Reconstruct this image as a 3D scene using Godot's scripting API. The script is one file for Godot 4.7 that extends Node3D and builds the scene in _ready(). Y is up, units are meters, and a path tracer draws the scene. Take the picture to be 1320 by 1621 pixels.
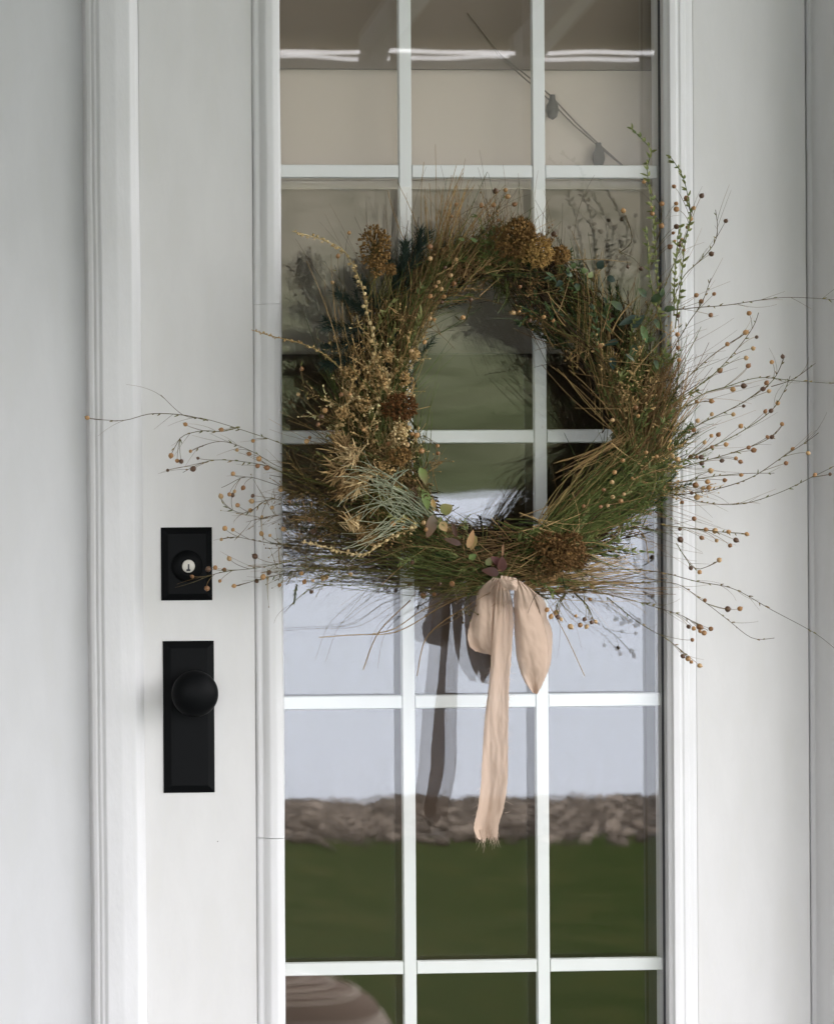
extends Node3D

# ---------- measuring: a point of the door plane (or of a plane z in front of it) from a sighting ----------
const FOCAL := 4400.0
const PRINCIPAL := Vector2(-309.0, 810.5)
const EYE := Vector3(-1.075, 1.196, 3.732)
const YAW := 0.0637
const ROLL := -0.006
var view := Basis()
var rng := RandomNumberGenerator.new()
var M := {}
var used := {}

class Acc:
	var v := PackedVector3Array()
	var n := PackedVector3Array()
	var c := PackedColorArray()
	var i := PackedInt32Array()

	func tube(p: PackedVector3Array, ra: float, rb: float, ca: Color, cb: Color, sides := 3) -> void:
		var u := Vector3.ZERO
		var last := p.size() - 1
		var first := v.size()
		for k in p.size():
			var t := (p[mini(k + 1, last)] - p[maxi(k - 1, 0)]).normalized()
			if k == 0:
				u = t.cross(Vector3(0.31, 0.52, 0.79)).normalized()
			u = (u - t * u.dot(t)).normalized()
			var w := t.cross(u)
			var f := float(k) / last
			var r := lerpf(ra, rb, f)
			var col := ca.lerp(cb, f)
			for s in sides:
				var a := TAU * s / sides
				var d := u * cos(a) + w * sin(a)
				v.append(p[k] + d * r)
				n.append(d)
				c.append(col)
		for k in last:
			for s in sides:
				var a := first + k * sides + s
				var b := first + k * sides + (s + 1) % sides
				var cc := b + sides
				var d := a + sides
				i.append_array([a, cc, b, a, d, cc])

	func spike(a: Vector3, b: Vector3, r: float, ca: Color, cb: Color) -> void:
		var t := (b - a).normalized()
		var u := t.cross(Vector3(0.27, 0.61, 0.74)).normalized()
		var w := t.cross(u)
		var first := v.size()
		for s in 3:
			var g := TAU * s / 3
			var d := u * cos(g) + w * sin(g)
			v.append(a + d * r)
			n.append(d)
			c.append(ca)
		for s in 3:
			var g := TAU * s / 3
			v.append(b)
			n.append(u * cos(g) + w * sin(g))
			c.append(cb)
		for s in 3:
			i.append_array([first + s, first + 3 + s, first + (s + 1) % 3])

	func blob(p: Vector3, axis: Vector3, r: float, h: float, col: Color, tip: Color) -> void:
		var t := axis.normalized()
		var u := t.cross(Vector3(0.27, 0.61, 0.74)).normalized()
		var w := t.cross(u)
		var first := v.size()
		v.append(p - t * h)
		n.append(-t)
		c.append(col)
		for k in 2:
			var lat := -0.5 if k == 0 else 0.5
			for s in 5:
				var g := TAU * (s + 0.5 * k) / 5
				var d := (u * cos(g) + w * sin(g)) * 0.87
				v.append(p + d * r + t * h * lat)
				n.append((d + t * lat).normalized())
				c.append(col.lerp(tip, 0.3 + 0.4 * k))
		v.append(p + t * h)
		n.append(t)
		c.append(tip)
		for s in 5:
			var a := first + 1 + s
			var b := first + 1 + (s + 1) % 5
			i.append_array([first, a, b, a, a + 5, b, b, a + 5, b + 5, a + 5, first + 11, b + 5])

	func leaf(p: Vector3, dir: Vector3, up: Vector3, length: float, width: float, ca: Color, cb: Color, curl := 0.25, fold := 0.25) -> void:
		var t := dir.normalized()
		var side := t.cross(up).normalized()
		var nn := side.cross(t).normalized()
		var first := v.size()
		for k in 7:
			var f := k / 6.0
			var bend := curl * f * f * length
			var mid := p + t * length * f - nn * bend
			var w := width * 0.5 * pow(sin(PI * pow(f, 0.75)), 0.8) + 0.00015
			var tt := (t - nn * 2.0 * curl * f).normalized()
			var nk := side.cross(tt).normalized()
			for s in [-1, 0, 1]:
				v.append(mid + side * w * s + nk * absf(s) * w * fold)
				n.append((nk - side * s * fold).normalized())
				c.append(ca.lerp(cb, clampf(f * 0.8 + absf(s) * 0.2, 0, 1)))
		for k in 6:
			for s in 2:
				var a := first + k * 3 + s
				i.append_array([a, a + 3, a + 1, a + 1, a + 3, a + 4])

	func mesh() -> ArrayMesh:
		var m := ArrayMesh.new()
		var arrays := []
		arrays.resize(Mesh.ARRAY_MAX)
		arrays[Mesh.ARRAY_VERTEX] = v
		arrays[Mesh.ARRAY_NORMAL] = n
		arrays[Mesh.ARRAY_COLOR] = c
		arrays[Mesh.ARRAY_INDEX] = i
		m.add_surface_from_arrays(Mesh.PRIMITIVE_TRIANGLES, arrays)
		return m

# ---------- helpers ----------
func ray(px: float, py: float) -> Vector3:
	return (view * Vector3((px - PRINCIPAL.x) / FOCAL, -(py - PRINCIPAL.y) / FOCAL, -1.0))

func P(px: float, py: float, z := 0.0) -> Vector3:
	var d := ray(px, py)
	return EYE + d * ((z - EYE.z) / d.z)

func lin(r: float, g: float, b: float) -> Color:
	return Color(r, g, b).linear_to_srgb()

func numbered(called: String) -> String:
	var k: int = used.get(called, 0)
	used[called] = k + 1
	return called if k == 0 else "%s_%03d" % [called, k]

func put(called: String, mesh: Mesh, material: Material, parent: Node = null) -> MeshInstance3D:
	var o := MeshInstance3D.new()
	o.name = numbered(called)
	o.mesh = mesh
	o.material_override = material
	(parent if parent else self).add_child(o, true)
	return o

func tag(o: Node, label: String, category: String, group := "") -> Node:
	o.set_meta("label", label)
	o.set_meta("category", category)
	if group:
		o.set_meta("group", group)
	return o

func structure(o: Node) -> Node:
	o.set_meta("kind", "structure")
	return o

func thing(called: String, at: Vector3, label: String, category: String, group := "") -> Node3D:
	var o := Node3D.new()
	o.name = numbered(called)
	add_child(o, true)
	o.position = at
	tag(o, label, category, group)
	return o

func box_into(st: SurfaceTool, a: Vector3, b: Vector3) -> void:
	var lo := Vector3(minf(a.x, b.x), minf(a.y, b.y), minf(a.z, b.z))
	var hi := Vector3(maxf(a.x, b.x), maxf(a.y, b.y), maxf(a.z, b.z))
	var m := BoxMesh.new()
	m.size = hi - lo
	st.append_from(m, 0, Transform3D(Basis(), (lo + hi) / 2))

func box(a: Vector3, b: Vector3) -> Mesh:
	var st := SurfaceTool.new()
	st.begin(Mesh.PRIMITIVE_TRIANGLES)
	box_into(st, a, b)
	return st.commit()

func quad(st: SurfaceTool, a: Vector3, b: Vector3, c: Vector3, d: Vector3) -> void:  # clockwise seen from the front
	for p in [a, b, c, a, c, d]:
		st.add_vertex(p)

# outline of (x, z) points from left to right, its corners rounded, drawn out along y
func moulding(outline: Array, y0: float, y1: float, r := 0.0012, ripple := 0.0) -> Mesh:
	var pts: Array[Vector2] = []
	for k in outline.size():
		var p: Vector2 = outline[k]
		if k == 0 or k == outline.size() - 1:
			pts.append(p)
			continue
		var a: Vector2 = outline[k - 1]
		var b: Vector2 = outline[k + 1]
		var ra := minf(r, p.distance_to(a) * 0.45)
		var rb := minf(r, p.distance_to(b) * 0.45)
		var pa := p + (a - p).normalized() * ra
		var pb := p + (b - p).normalized() * rb
		for s in 5:
			var f := s / 4.0
			pts.append(pa.lerp(p, f).lerp(p.lerp(pb, f), f))
	var st := SurfaceTool.new()
	st.begin(Mesh.PRIMITIVE_TRIANGLES)
	st.set_smooth_group(-1)
	var steps := 1 if ripple == 0.0 else 60
	for s in steps:
		var ya := lerpf(y0, y1, float(s) / steps)
		var yb := lerpf(y0, y1, float(s + 1) / steps)
		var wa := ripple * (sin(ya * 9.0) + 0.6 * sin(ya * 23.0 + 1.0))
		var wb := ripple * (sin(yb * 9.0) + 0.6 * sin(yb * 23.0 + 1.0))
		for k in pts.size() - 1:
			var p := pts[k]
			var q := pts[k + 1]
			quad(st, Vector3(p.x + wa, ya, p.y), Vector3(p.x + wb, yb, p.y), Vector3(q.x + wb, yb, q.y), Vector3(q.x + wa, ya, q.y))
	# ends
	for e in 2:
		var y := y1 if e == 1 else y0
		var w := ripple * (sin(y * 9.0) + 0.6 * sin(y * 23.0 + 1.0))
		var floor_z := minf(pts[0].y, pts[pts.size() - 1].y)
		for k in pts.size() - 1:
			var p := pts[k]
			var q := pts[k + 1]
			var a := Vector3(p.x + w, y, p.y)
			var b := Vector3(q.x + w, y, q.y)
			var c := Vector3(q.x + w, y, floor_z)
			var d := Vector3(p.x + w, y, floor_z)
			if e == 1:
				quad(st, a, d, c, b)
			else:
				quad(st, a, b, c, d)
	st.generate_normals()
	return st.commit()

func bevel_plate(w: float, h: float, depth: float, lip: float, bevel: float) -> Mesh:
	var st := SurfaceTool.new()
	st.begin(Mesh.PRIMITIVE_TRIANGLES)
	st.set_smooth_group(-1)
	var rings := [[w / 2, h / 2, 0.0], [w / 2, h / 2, lip - 0.0004], [w / 2 - 0.0004, h / 2 - 0.0004, lip], [w / 2 - bevel, h / 2 - bevel, depth - 0.0002], [w / 2 - bevel - 0.0006, h / 2 - bevel - 0.0006, depth]]
	var corners := []
	for g in rings:
		corners.append([Vector3(-g[0], -g[1], g[2]), Vector3(g[0], -g[1], g[2]), Vector3(g[0], g[1], g[2]), Vector3(-g[0], g[1], g[2])])
	for k in rings.size() - 1:
		for s in 4:
			quad(st, corners[k][s], corners[k + 1][s], corners[k + 1][(s + 1) % 4], corners[k][(s + 1) % 4])
	var t = corners[rings.size() - 1]
	quad(st, t[0], t[3], t[2], t[1])
	st.generate_normals()
	return st.commit()

# (radius, height) pairs turned round +z
func lathe(outline: Array, sides := 48) -> Mesh:
	var st := SurfaceTool.new()
	st.begin(Mesh.PRIMITIVE_TRIANGLES)
	st.set_smooth_group(0)
	for k in outline.size() - 1:
		var p: Vector2 = outline[k]
		var q: Vector2 = outline[k + 1]
		for s in sides:
			var a := TAU * s / sides
			var b := TAU * (s + 1) / sides
			var p0 := Vector3(cos(a) * p.x, sin(a) * p.x, p.y)
			var p1 := Vector3(cos(b) * p.x, sin(b) * p.x, p.y)
			var q0 := Vector3(cos(a) * q.x, sin(a) * q.x, q.y)
			var q1 := Vector3(cos(b) * q.x, sin(b) * q.x, q.y)
			if p.x > 1e-7:
				for v in [p0, q0, p1]:
					st.add_vertex(v)
			if q.x > 1e-7:
				for v in [p1, q0, q1]:
					st.add_vertex(v)
	st.index()
	st.generate_normals()
	return st.commit()

func noise(freq: float, octaves := 4, seed_ := 1) -> FastNoiseLite:
	var f := FastNoiseLite.new()
	f.noise_type = FastNoiseLite.TYPE_SIMPLEX_SMOOTH
	f.frequency = freq
	f.fractal_octaves = octaves
	f.seed = seed_
	return f

func noise_texture(freq: float, stops: Array, size := 512, octaves := 4, seed_ := 1) -> NoiseTexture2D:
	var t := NoiseTexture2D.new()
	t.width = size
	t.height = size
	t.seamless = true
	t.noise = noise(freq, octaves, seed_)
	var g := Gradient.new()
	var offs := PackedFloat32Array()
	var cols := PackedColorArray()
	for s in stops:
		offs.append(s[0])
		cols.append(s[1])
	g.offsets = offs
	g.colors = cols
	t.color_ramp = g
	return t

func bump_texture(freq: float, strength: float, seed_ := 3, octaves := 4) -> NoiseTexture2D:
	var t := NoiseTexture2D.new()
	t.width = 512
	t.height = 512
	t.seamless = true
	t.as_normal_map = true
	t.bump_strength = strength
	t.noise = noise(freq, octaves, seed_)
	return t

func plain(albedo: Color, rough := 0.6) -> StandardMaterial3D:
	var m := StandardMaterial3D.new()
	m.albedo_color = albedo
	m.roughness = rough
	return m

func grown(rough := 0.75, through := 0.0) -> StandardMaterial3D:
	var m := StandardMaterial3D.new()
	m.vertex_color_use_as_albedo = true
	m.roughness = rough
	m.metallic_specular = 0.35
	m.cull_mode = BaseMaterial3D.CULL_DISABLED
	if through > 0:
		m.backlight_enabled = true
		m.backlight = Color(through, through, through)
	return m

func paint(value: Color, seed_: int, brushed := 0.28) -> StandardMaterial3D:
	var m := StandardMaterial3D.new()
	var lo := Color(0.985, 0.985, 0.983)
	m.albedo_color = value
	m.albedo_texture = noise_texture(0.006, [[0.25, lo], [0.5, Color(0.993, 0.993, 0.993)], [0.75, Color.WHITE]], 512, 5, seed_)
	m.roughness = 0.5
	m.metallic_specular = 0.4
	m.normal_enabled = true
	m.normal_texture = bump_texture(0.03, 2.0, seed_ + 7)
	m.normal_scale = brushed
	m.uv1_triplanar = true
	m.uv1_world_triplanar = true
	m.uv1_scale = Vector3(5.0, 1.6, 5.0)
	return m

func spot(x: float, y: float) -> Vector3:
	return P(x, y, 0.0)

# ---------- the scene ----------
func _ready() -> void:
	rng.seed = 20417
	view = Basis(Vector3.UP, -YAW) * Basis(Vector3(0, 0, 1), ROLL)
	camera_and_light()
	materials()
	house()
	door()
	garden()
	wire_lights()
	wreath()
	ribbon()

func camera_and_light() -> void:
	var cam := Camera3D.new()
	cam.name = "camera"
	add_child(cam)
	cam.transform = Transform3D(view, EYE)
	var lens := CameraAttributesPhysical.new()
	lens.frustum_focal_length = 70.0
	lens.frustum_focus_distance = 3.66
	lens.frustum_near = 0.05
	lens.frustum_far = 400.0
	lens.exposure_aperture = 13.0
	cam.attributes = lens
	cam.keep_aspect = Camera3D.KEEP_HEIGHT
	cam.set_frustum(1621.0 / FOCAL * 0.05, Vector2((660.0 - PRINCIPAL.x) / FOCAL * 0.05, 0.0), 0.05, 400.0)
	cam.current = true
	var world := WorldEnvironment.new()
	world.name = "sky"
	var env := Environment.new()
	var sky := Sky.new()
	var air := ProceduralSkyMaterial.new()
	air.sky_top_color = Color(0.785, 0.78, 0.80)
	air.sky_horizon_color = Color(0.91, 0.90, 0.89)
	air.ground_bottom_color = Color(0.3, 0.3, 0.28)
	air.ground_horizon_color = Color(0.6, 0.62, 0.62)
	air.sky_curve = 0.12
	air.sun_angle_max = 1.0
	sky.sky_material = air
	env.background_mode = Environment.BG_SKY
	env.sky = sky
	env.tonemap_mode = Environment.TONE_MAPPER_LINEAR
	env.tonemap_exposure = 3.9
	env.background_energy_multiplier = 2.2
	env.sdfgi_enabled = true
	env.ssao_enabled = true
	env.ssil_enabled = true
	world.environment = env
	add_child(world)
	var sun := DirectionalLight3D.new()
	sun.name = "sun"
	sun.light_color = Color(1.0, 0.985, 0.97)
	sun.light_energy = 1.1
	sun.light_angular_distance = 0.6
	sun.shadow_enabled = true
	add_child(sun)
	sun.look_at_from_position(Vector3.ZERO, Vector3(-0.25, -0.85, 0.52))

func materials() -> void:
	M.door_paint = paint(lin(0.70, 0.695, 0.68), 11, 0.07)
	M.trim_paint = paint(lin(0.74, 0.74, 0.735), 12, 0.06)
	M.casing_paint = paint(lin(0.72, 0.72, 0.72), 13, 0.28)
	M.wall_paint = paint(lin(0.68, 0.685, 0.69), 14, 0.05)
	M.grille = plain(lin(0.76, 0.785, 0.76), 0.5)
	M.black = plain(lin(0.0035, 0.004, 0.0045), 0.5)
	M.black.metallic_specular = 0.2
	M.gap = plain(lin(0.05, 0.05, 0.055), 0.9)
	M.spacer = plain(lin(0.06, 0.06, 0.065), 0.7)
	M.steel = plain(lin(0.62, 0.60, 0.54), 0.5)
	M.steel.metallic = 0.25
	var white := Image.create(4, 4, false, Image.FORMAT_RGB8)
	white.fill(Color.WHITE)
	var g := StandardMaterial3D.new()
	g.albedo_texture = ImageTexture.create_from_image(white)
	g.albedo_color = Color(1, 1, 1, 0.086)
	g.metallic = 1.0
	g.roughness = 0.015
	g.transparency = BaseMaterial3D.TRANSPARENCY_ALPHA
	g.cull_mode = BaseMaterial3D.CULL_DISABLED
	M.glass = g
	M.stems = grown(0.8, 0.12)
	M.stems.albedo_color = lin(0.95, 0.95, 0.92)
	M.needles = grown(0.6, 0.1)
	M.leaves = grown(0.55, 0.5)
	M.flowers = grown(0.9, 0.3)

func house() -> void:
	var left := P(226, 810).x
	var right := P(1280, 810).x
	# walls round the doorway
	var st := SurfaceTool.new()
	st.begin(Mesh.PRIMITIVE_TRIANGLES)
	box_into(st, Vector3(-7.0, -0.4, -0.2), Vector3(left - 0.004, 3.3, -0.012))
	box_into(st, Vector3(right + 0.13, -0.4, -0.2), Vector3(7.0, 3.3, -0.012))
	box_into(st, Vector3(left - 0.004, 2.32, -0.2), Vector3(right + 0.13, 3.3, -0.012))
	var wall := put("house_wall", st.commit(), M.wall_paint)
	tag(wall, "smooth white painted house wall around the door, left of the door casing", "wall")
	tag(put("house_wing", box(Vector3(-2.6, -0.5, -0.011), Vector3(-2.3, 3.4, 3.1)), plain(lin(0.50, 0.49, 0.47), 0.9)), "pale grey side wing of the house closing the porch on the lock side", "wall")
	# casing on the latch side
	var e := P(226, 810).x
	var k := 1.0 / 1161.0
	var prof := [Vector2(e - 86 * k, -0.0125), Vector2(e - 85 * k, 0.007), Vector2(e - 79 * k, 0.0098), Vector2(e - 76 * k, 0.0096), Vector2(e - 73 * k, 0.0128), Vector2(e - 69 * k, 0.0130), Vector2(e - 65 * k, 0.0165), Vector2(e - 40 * k, 0.0185), Vector2(e - 17 * k, 0.0175), Vector2(e - 8 * k, 0.011), Vector2(e, 0.0005)]
	var casing := thing("door_casing", Vector3(0, 0, 0), "white wooden casing with moulded edges on the lock side of the door", "casing")
	var board := put("casing_board", moulding(prof, -0.02 - 1.2, 2.3 - 1.2, 0.002, 0.0003), M.casing_paint, casing)
	board.position = Vector3(0, 1.2, 0)
	board.rotation.z = 0.0035
	# jamb on the hinge side, standing out from the door
	var j := thing("door_jamb", Vector3.ZERO, "white door jamb on the hinge side, turned towards the lock", "jamb")
	var rx := P(1281, 810).x
	put("jamb_board", moulding([Vector2(rx, -0.06), Vector2(rx, -0.003), Vector2(rx + 0.003, 0.001), Vector2(rx + 0.0045, 0.004), Vector2(rx + 0.006, 0.085), Vector2(rx + 0.11, 0.085), Vector2(rx + 0.11, -0.1)], -0.02, 2.3, 0.002), M.casing_paint, j)
	put("head_board", box(Vector3(left - 0.004, 2.27, -0.06), Vector3(rx - 0.001, 2.318, 0.016)), M.casing_paint, j)
	# room behind the door
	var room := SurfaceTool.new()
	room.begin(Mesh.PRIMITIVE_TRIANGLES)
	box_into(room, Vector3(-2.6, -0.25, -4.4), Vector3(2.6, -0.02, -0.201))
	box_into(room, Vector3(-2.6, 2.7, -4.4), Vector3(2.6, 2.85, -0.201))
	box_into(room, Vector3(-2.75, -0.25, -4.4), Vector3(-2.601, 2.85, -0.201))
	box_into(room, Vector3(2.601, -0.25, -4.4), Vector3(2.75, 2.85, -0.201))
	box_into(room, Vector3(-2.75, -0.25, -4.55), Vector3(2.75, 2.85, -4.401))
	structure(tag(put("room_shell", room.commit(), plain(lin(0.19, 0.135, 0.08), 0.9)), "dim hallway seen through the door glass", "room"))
	var hall := thing("hall_wall", Vector3.ZERO, "beige hall wall with dark panelling below, seen through the glass", "wall")
	var rail := P(750, 560, -1.0).y
	put("plaster", box(Vector3(-2.59, rail, -1.06), Vector3(2.59, 2.69, -1.0)), plain(lin(0.82, 0.75, 0.64), 0.9), hall)
	put("panelling", box(Vector3(-2.59, -0.01, -1.07), Vector3(2.59, rail - 0.001, -0.985)), plain(lin(0.12, 0.085, 0.055), 0.7), hall)
	# roller shade and its box behind the top panes
	var s := thing("roller_shade", Vector3.ZERO, "beige fabric shade rolled down behind the top panes of the door", "shade")
	var cloth := plain(lin(0.62, 0.55, 0.45), 0.95)
	var top := P(660, 98).y
	var hem := P(660, 276).y
	put("shade_cloth", box(Vector3(left + 0.1, hem, -0.072), Vector3(right - 0.06, top + 0.03, -0.069)), cloth, s)
	put("hem_bar", box(Vector3(left + 0.1, hem - 0.012, -0.074), Vector3(right - 0.06, hem - 0.001, -0.067)), cloth, s)
	put("cassette", box(Vector3(left + 0.08, top, -0.13), Vector3(right - 0.04, top + 0.4, -0.060)), plain(lin(0.19, 0.155, 0.115), 0.8), s)
	# porch
	var deck := thing("porch_deck", Vector3.ZERO, "grey board porch deck in front of the door", "deck")
	var grey := plain(lin(0.085, 0.08, 0.075), 0.8)
	for b in 15:
		put("plank", box(Vector3(-2.29, -0.03, 0.02 + b * 0.142), Vector3(1.8, 0.0, 0.02 + b * 0.142 + 0.137)), grey, deck)
	put("fascia", box(Vector3(-2.29, -0.4, 2.12), Vector3(1.8, -0.031, 2.15)), grey, deck)
	var roof := thing("porch_roof", Vector3.ZERO, "lean-to porch roof of tan boards on pale rafters over the door", "roof")
	var brown := plain(lin(0.38, 0.31, 0.235), 0.85)
	var cream := plain(lin(0.80, 0.77, 0.72), 0.7)
	var slope := atan2(0.62, 3.2)
	var sheet := put("roof_boards", box(Vector3(-2.29, 0.002, 0.02), Vector3(1.76, 0.06, 3.42)), brown, roof)
	sheet.position = Vector3(0, 3.035, 0)
	sheet.rotation.x = slope
	for b in 10:
		var r := put("rafter", box(Vector3(-2.0 + b * 0.4, -0.09, -0.0), Vector3(-2.0 + b * 0.4 + 0.045, 0.0, 3.3)), cream, roof)
		r.position = Vector3(0, 3.035, 0)
		r.rotation.x = slope
	put("beam", box(Vector3(-2.29, 2.02, 3.14), Vector3(1.76, 2.340, 3.26)), cream, roof)
	for x in [-2.2, 1.68]:
		put("post", box(Vector3(x - 0.07, -0.4, 3.13), Vector3(x + 0.07, 2.019, 3.27)), cream, roof)

func door() -> void:
	var d := thing("front_door", Vector3(P(750, 810).x, 0, 0), "white glazed front door with black lock plates and white grille bars", "door")
	var o := -d.position
	var left := P(223.5, 810).x
	var right := P(1278, 810).x
	var gl := P(447, 810).x
	var gr := P(1053, 810).x
	var k := 1.0 / 1161.0
	var fl := P(403.5, 810).x
	var fr := P(1100, 810).x
	var gb := 0.16
	var gt := 2.02
	# stiles and rails
	var parts := [["stile", left, fl - 0.0006, 0.0, 2.26], ["stile", fr + 0.0002, right, 0.0, 2.26], ["rail", fl - 0.0008, fr + 0.0005, 0.0, gb - 0.04], ["rail", fl - 0.0008, fr + 0.0005, gt + 0.04, 2.26]]
	for p in parts:
		var m := put(p[0], moulding([Vector2(p[1], -0.044), Vector2(p[1], 0.0), Vector2(p[2], 0.0), Vector2(p[2], -0.044)], p[3], p[4], 0.0012), M.door_paint, d)
		m.position = o
	# glazing frame: three lengths on the lock side with open joints, one on the hinge side
	var y1 := P(425, 482).y
	var y2 := P(425, 1326).y
	var lp := [Vector2(fl, -0.03), Vector2(fl, 0.0), Vector2(fl + 3 * k, 0.003), Vector2(fl + 10 * k, 0.0035), Vector2(fl + 13 * k, 0.0065), Vector2(fl + 19 * k, 0.0105), Vector2(fl + 30 * k, 0.0115), Vector2(gl - 4 * k, 0.009), Vector2(gl, 0.004), Vector2(gl, -0.03)]
	for seg in [[gb - 0.04, y2 - 0.0005], [y2 + 0.0003, y1 - 0.0003], [y1 + 0.0001, gt + 0.04]]:
		var m := put("frame_moulding", moulding(lp, seg[0], seg[1], 0.0022, 0.00028), M.trim_paint, d)
		m.position = o
	var rp := [Vector2(gr, -0.03), Vector2(gr, 0.001), Vector2(gr + 5 * k, 0.0055), Vector2(gr + 7 * k, 0.0095), Vector2(gr + 17 * k, 0.0095), Vector2(gr + 20 * k, 0.0062), Vector2(gr + 23 * k, 0.006), Vector2(gr + 25 * k, 0.0075), Vector2(gr + 33 * k, 0.0062), Vector2(gr + 35 * k, 0.0032), Vector2(gr + 42 * k, 0.0025), Vector2(fr, 0.0005), Vector2(fr, -0.03)]
	var m2 := put("frame_moulding", moulding(rp, gb - 0.04, gt + 0.04, 0.0015), M.trim_paint, d)
	m2.position = o
	for y in [[gb - 0.039, gb], [gt, gt + 0.039]]:
		var m3 := put("frame_moulding", box(Vector3(gl + 0.0005, y[0], -0.03), Vector3(gr - 0.0005, y[1], 0.010)), M.trim_paint, d)
		m3.position = o
	# dark bottom of the joint beside the frame, and the inside stop behind the glass
	for x in [fl, fr]:
		var c := put("joint", box(Vector3(x - 0.003, 0.0, -0.045), Vector3(x + 0.003, 2.2, -0.031)), M.gap, d)
		c.position = o
	# sealed unit: outer pane, spacer, grille bars, inner pane
	var za := -0.016
	var zb := -0.045
	for q in [[za, 3, 0.0000, 0.9], [zb, 9, 0.0011, 1.3]]:
		var pane := put("glass_pane", pane_mesh(gl - 0.008, gr + 0.008, gb - 0.008, gt + 0.008, q[0], q[1], q[2], q[3]), M.glass, d)
		pane.position = o
	for s in [[gl - 0.009, gl - 0.001], [gr + 0.0004, gr + 0.009]]:
		var c := put("spacer", box(Vector3(s[0], gb, zb + 0.001), Vector3(s[1], gt, za - 0.001)), M.trim_paint, d)
		c.position = o
	for x in [[gl + 0.0001, gl + 0.0012], [gr - 0.0013, gr - 0.0001]]:
		var c := put("glazing_seal", box(Vector3(x[0], gb + 0.001, za + 0.0004), Vector3(x[1], gt - 0.001, -0.0095)), M.spacer, d)
		c.position = o
	var hw := 11.0 * k
	var zg := za - 0.009
	var bars := [P(644.5, 810, zg).x, P(855.5, 810, zg).x]
	for x in bars:
		var b := put("grille_bar", moulding([Vector2(x - hw, zg - 0.003), Vector2(x - hw + 0.0012, zg + 0.0028), Vector2(x + hw - 0.0012, zg + 0.0028), Vector2(x + hw, zg - 0.003)], gb, gt, 0.0008), M.grille, d)
		b.position = o
	for py in [-148, 271.5, 691, 1110, 1530, 1950]:
		var y := P(750, py, zg).y
		var edges := [gl, bars[0] - hw, bars[0] + hw, bars[1] - hw, bars[1] + hw, gr]
		for s in 3:
			var x0: float = edges[s * 2] + 0.0003
			var x1: float = edges[s * 2 + 1] - 0.0003
			var b := put("grille_bar", moulding([Vector2(-hw, -0.003), Vector2(-hw + 0.0012, 0.0022), Vector2(hw - 0.0012, 0.0022), Vector2(hw, -0.003)], x0, x1, 0.0008), M.grille, d)
			b.transform = Transform3D(Basis(Vector3(0, -1, 0), Vector3(1, 0, 0), Vector3(0, 0, 1)), o + Vector3(0, y, zg))
	for f in [[1100, 1424, 1.6], [345, 1332, 0.9], [1062, 1216, 1.0]]:
		var c := put("paint_chip", lathe([Vector2(f[2] * k, 0.0), Vector2(f[2] * k * 0.8, 0.0003), Vector2(0.0, 0.0004)], 7), M.gap, d)
		c.position = o + P(f[0], f[1], 0.0)
	# deadbolt
	var c0 := P(295.5, 892.5)
	var plate := put("deadbolt_plate", bevel_plate(81 * k, 115 * k, 0.0065, 0.002, 0.0085), M.black, d)
	plate.position = o + c0
	var collar := put("lock_collar", lathe([Vector2(0.0215, 0.0), Vector2(0.0215, 0.0055), Vector2(0.0208, 0.0064), Vector2(0.0115, 0.0105), Vector2(0.0103, 0.0105), Vector2(0.0098, 0.0098), Vector2(0.0, 0.0097)]), M.black, plate)
	collar.position = Vector3(0, -0.003, 0.003)
	var cyl := put("key_cylinder", lathe([Vector2(0.0088, 0.0), Vector2(0.0088, 0.0015), Vector2(0.0083, 0.0019), Vector2(0.0, 0.002)], 32), M.steel, plate)
	cyl.position = Vector3(0, -0.003, 0.0125)
	var slot := put("keyhole", box(Vector3(-0.0011, -0.0042, 0), Vector3(0.0011, 0.0028, 0.0004)), M.gap, plate)
	slot.position = Vector3(0, -0.003, 0.0143)
	var slot2 := put("keyhole", box(Vector3(-0.0030, -0.0070, 0), Vector3(0.0024, -0.0043, 0.0004)), M.gap, plate)
	slot2.position = Vector3(0, -0.0028, 0.0143)
	# knob on its long plate
	var kp := put("knob_plate", bevel_plate(81 * k, 239 * k, 0.0065, 0.002, 0.0095), M.black, d)
	kp.position = o + P(299, 1134.5)
	var dy := P(299, 1095).y - P(299, 1134.5).y
	var rose := put("knob_collar", lathe([Vector2(0.019, 0.0), Vector2(0.019, 0.002), Vector2(0.0165, 0.005), Vector2(0.0125, 0.007), Vector2(0.0115, 0.020), Vector2(0.0, 0.020)]), M.black, kp)
	rose.position = Vector3(0, dy, 0.0066)
	var pts := [Vector2(0.011, 0.0), Vector2(0.016, 0.001)]
	for s in 15:
		var a := -0.72 + s / 14.0 * (PI / 2 + 0.72)
		pts.append(Vector2(0.0315 * cos(a), 0.0165 + (0.0185 if a < 0 else 0.0185) * sin(a)))
	pts[pts.size() - 1].x = 0.0
	var knob := put("knob", lathe(pts, 64), M.black, kp)
	knob.position = Vector3(0, dy, 0.0266)

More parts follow.
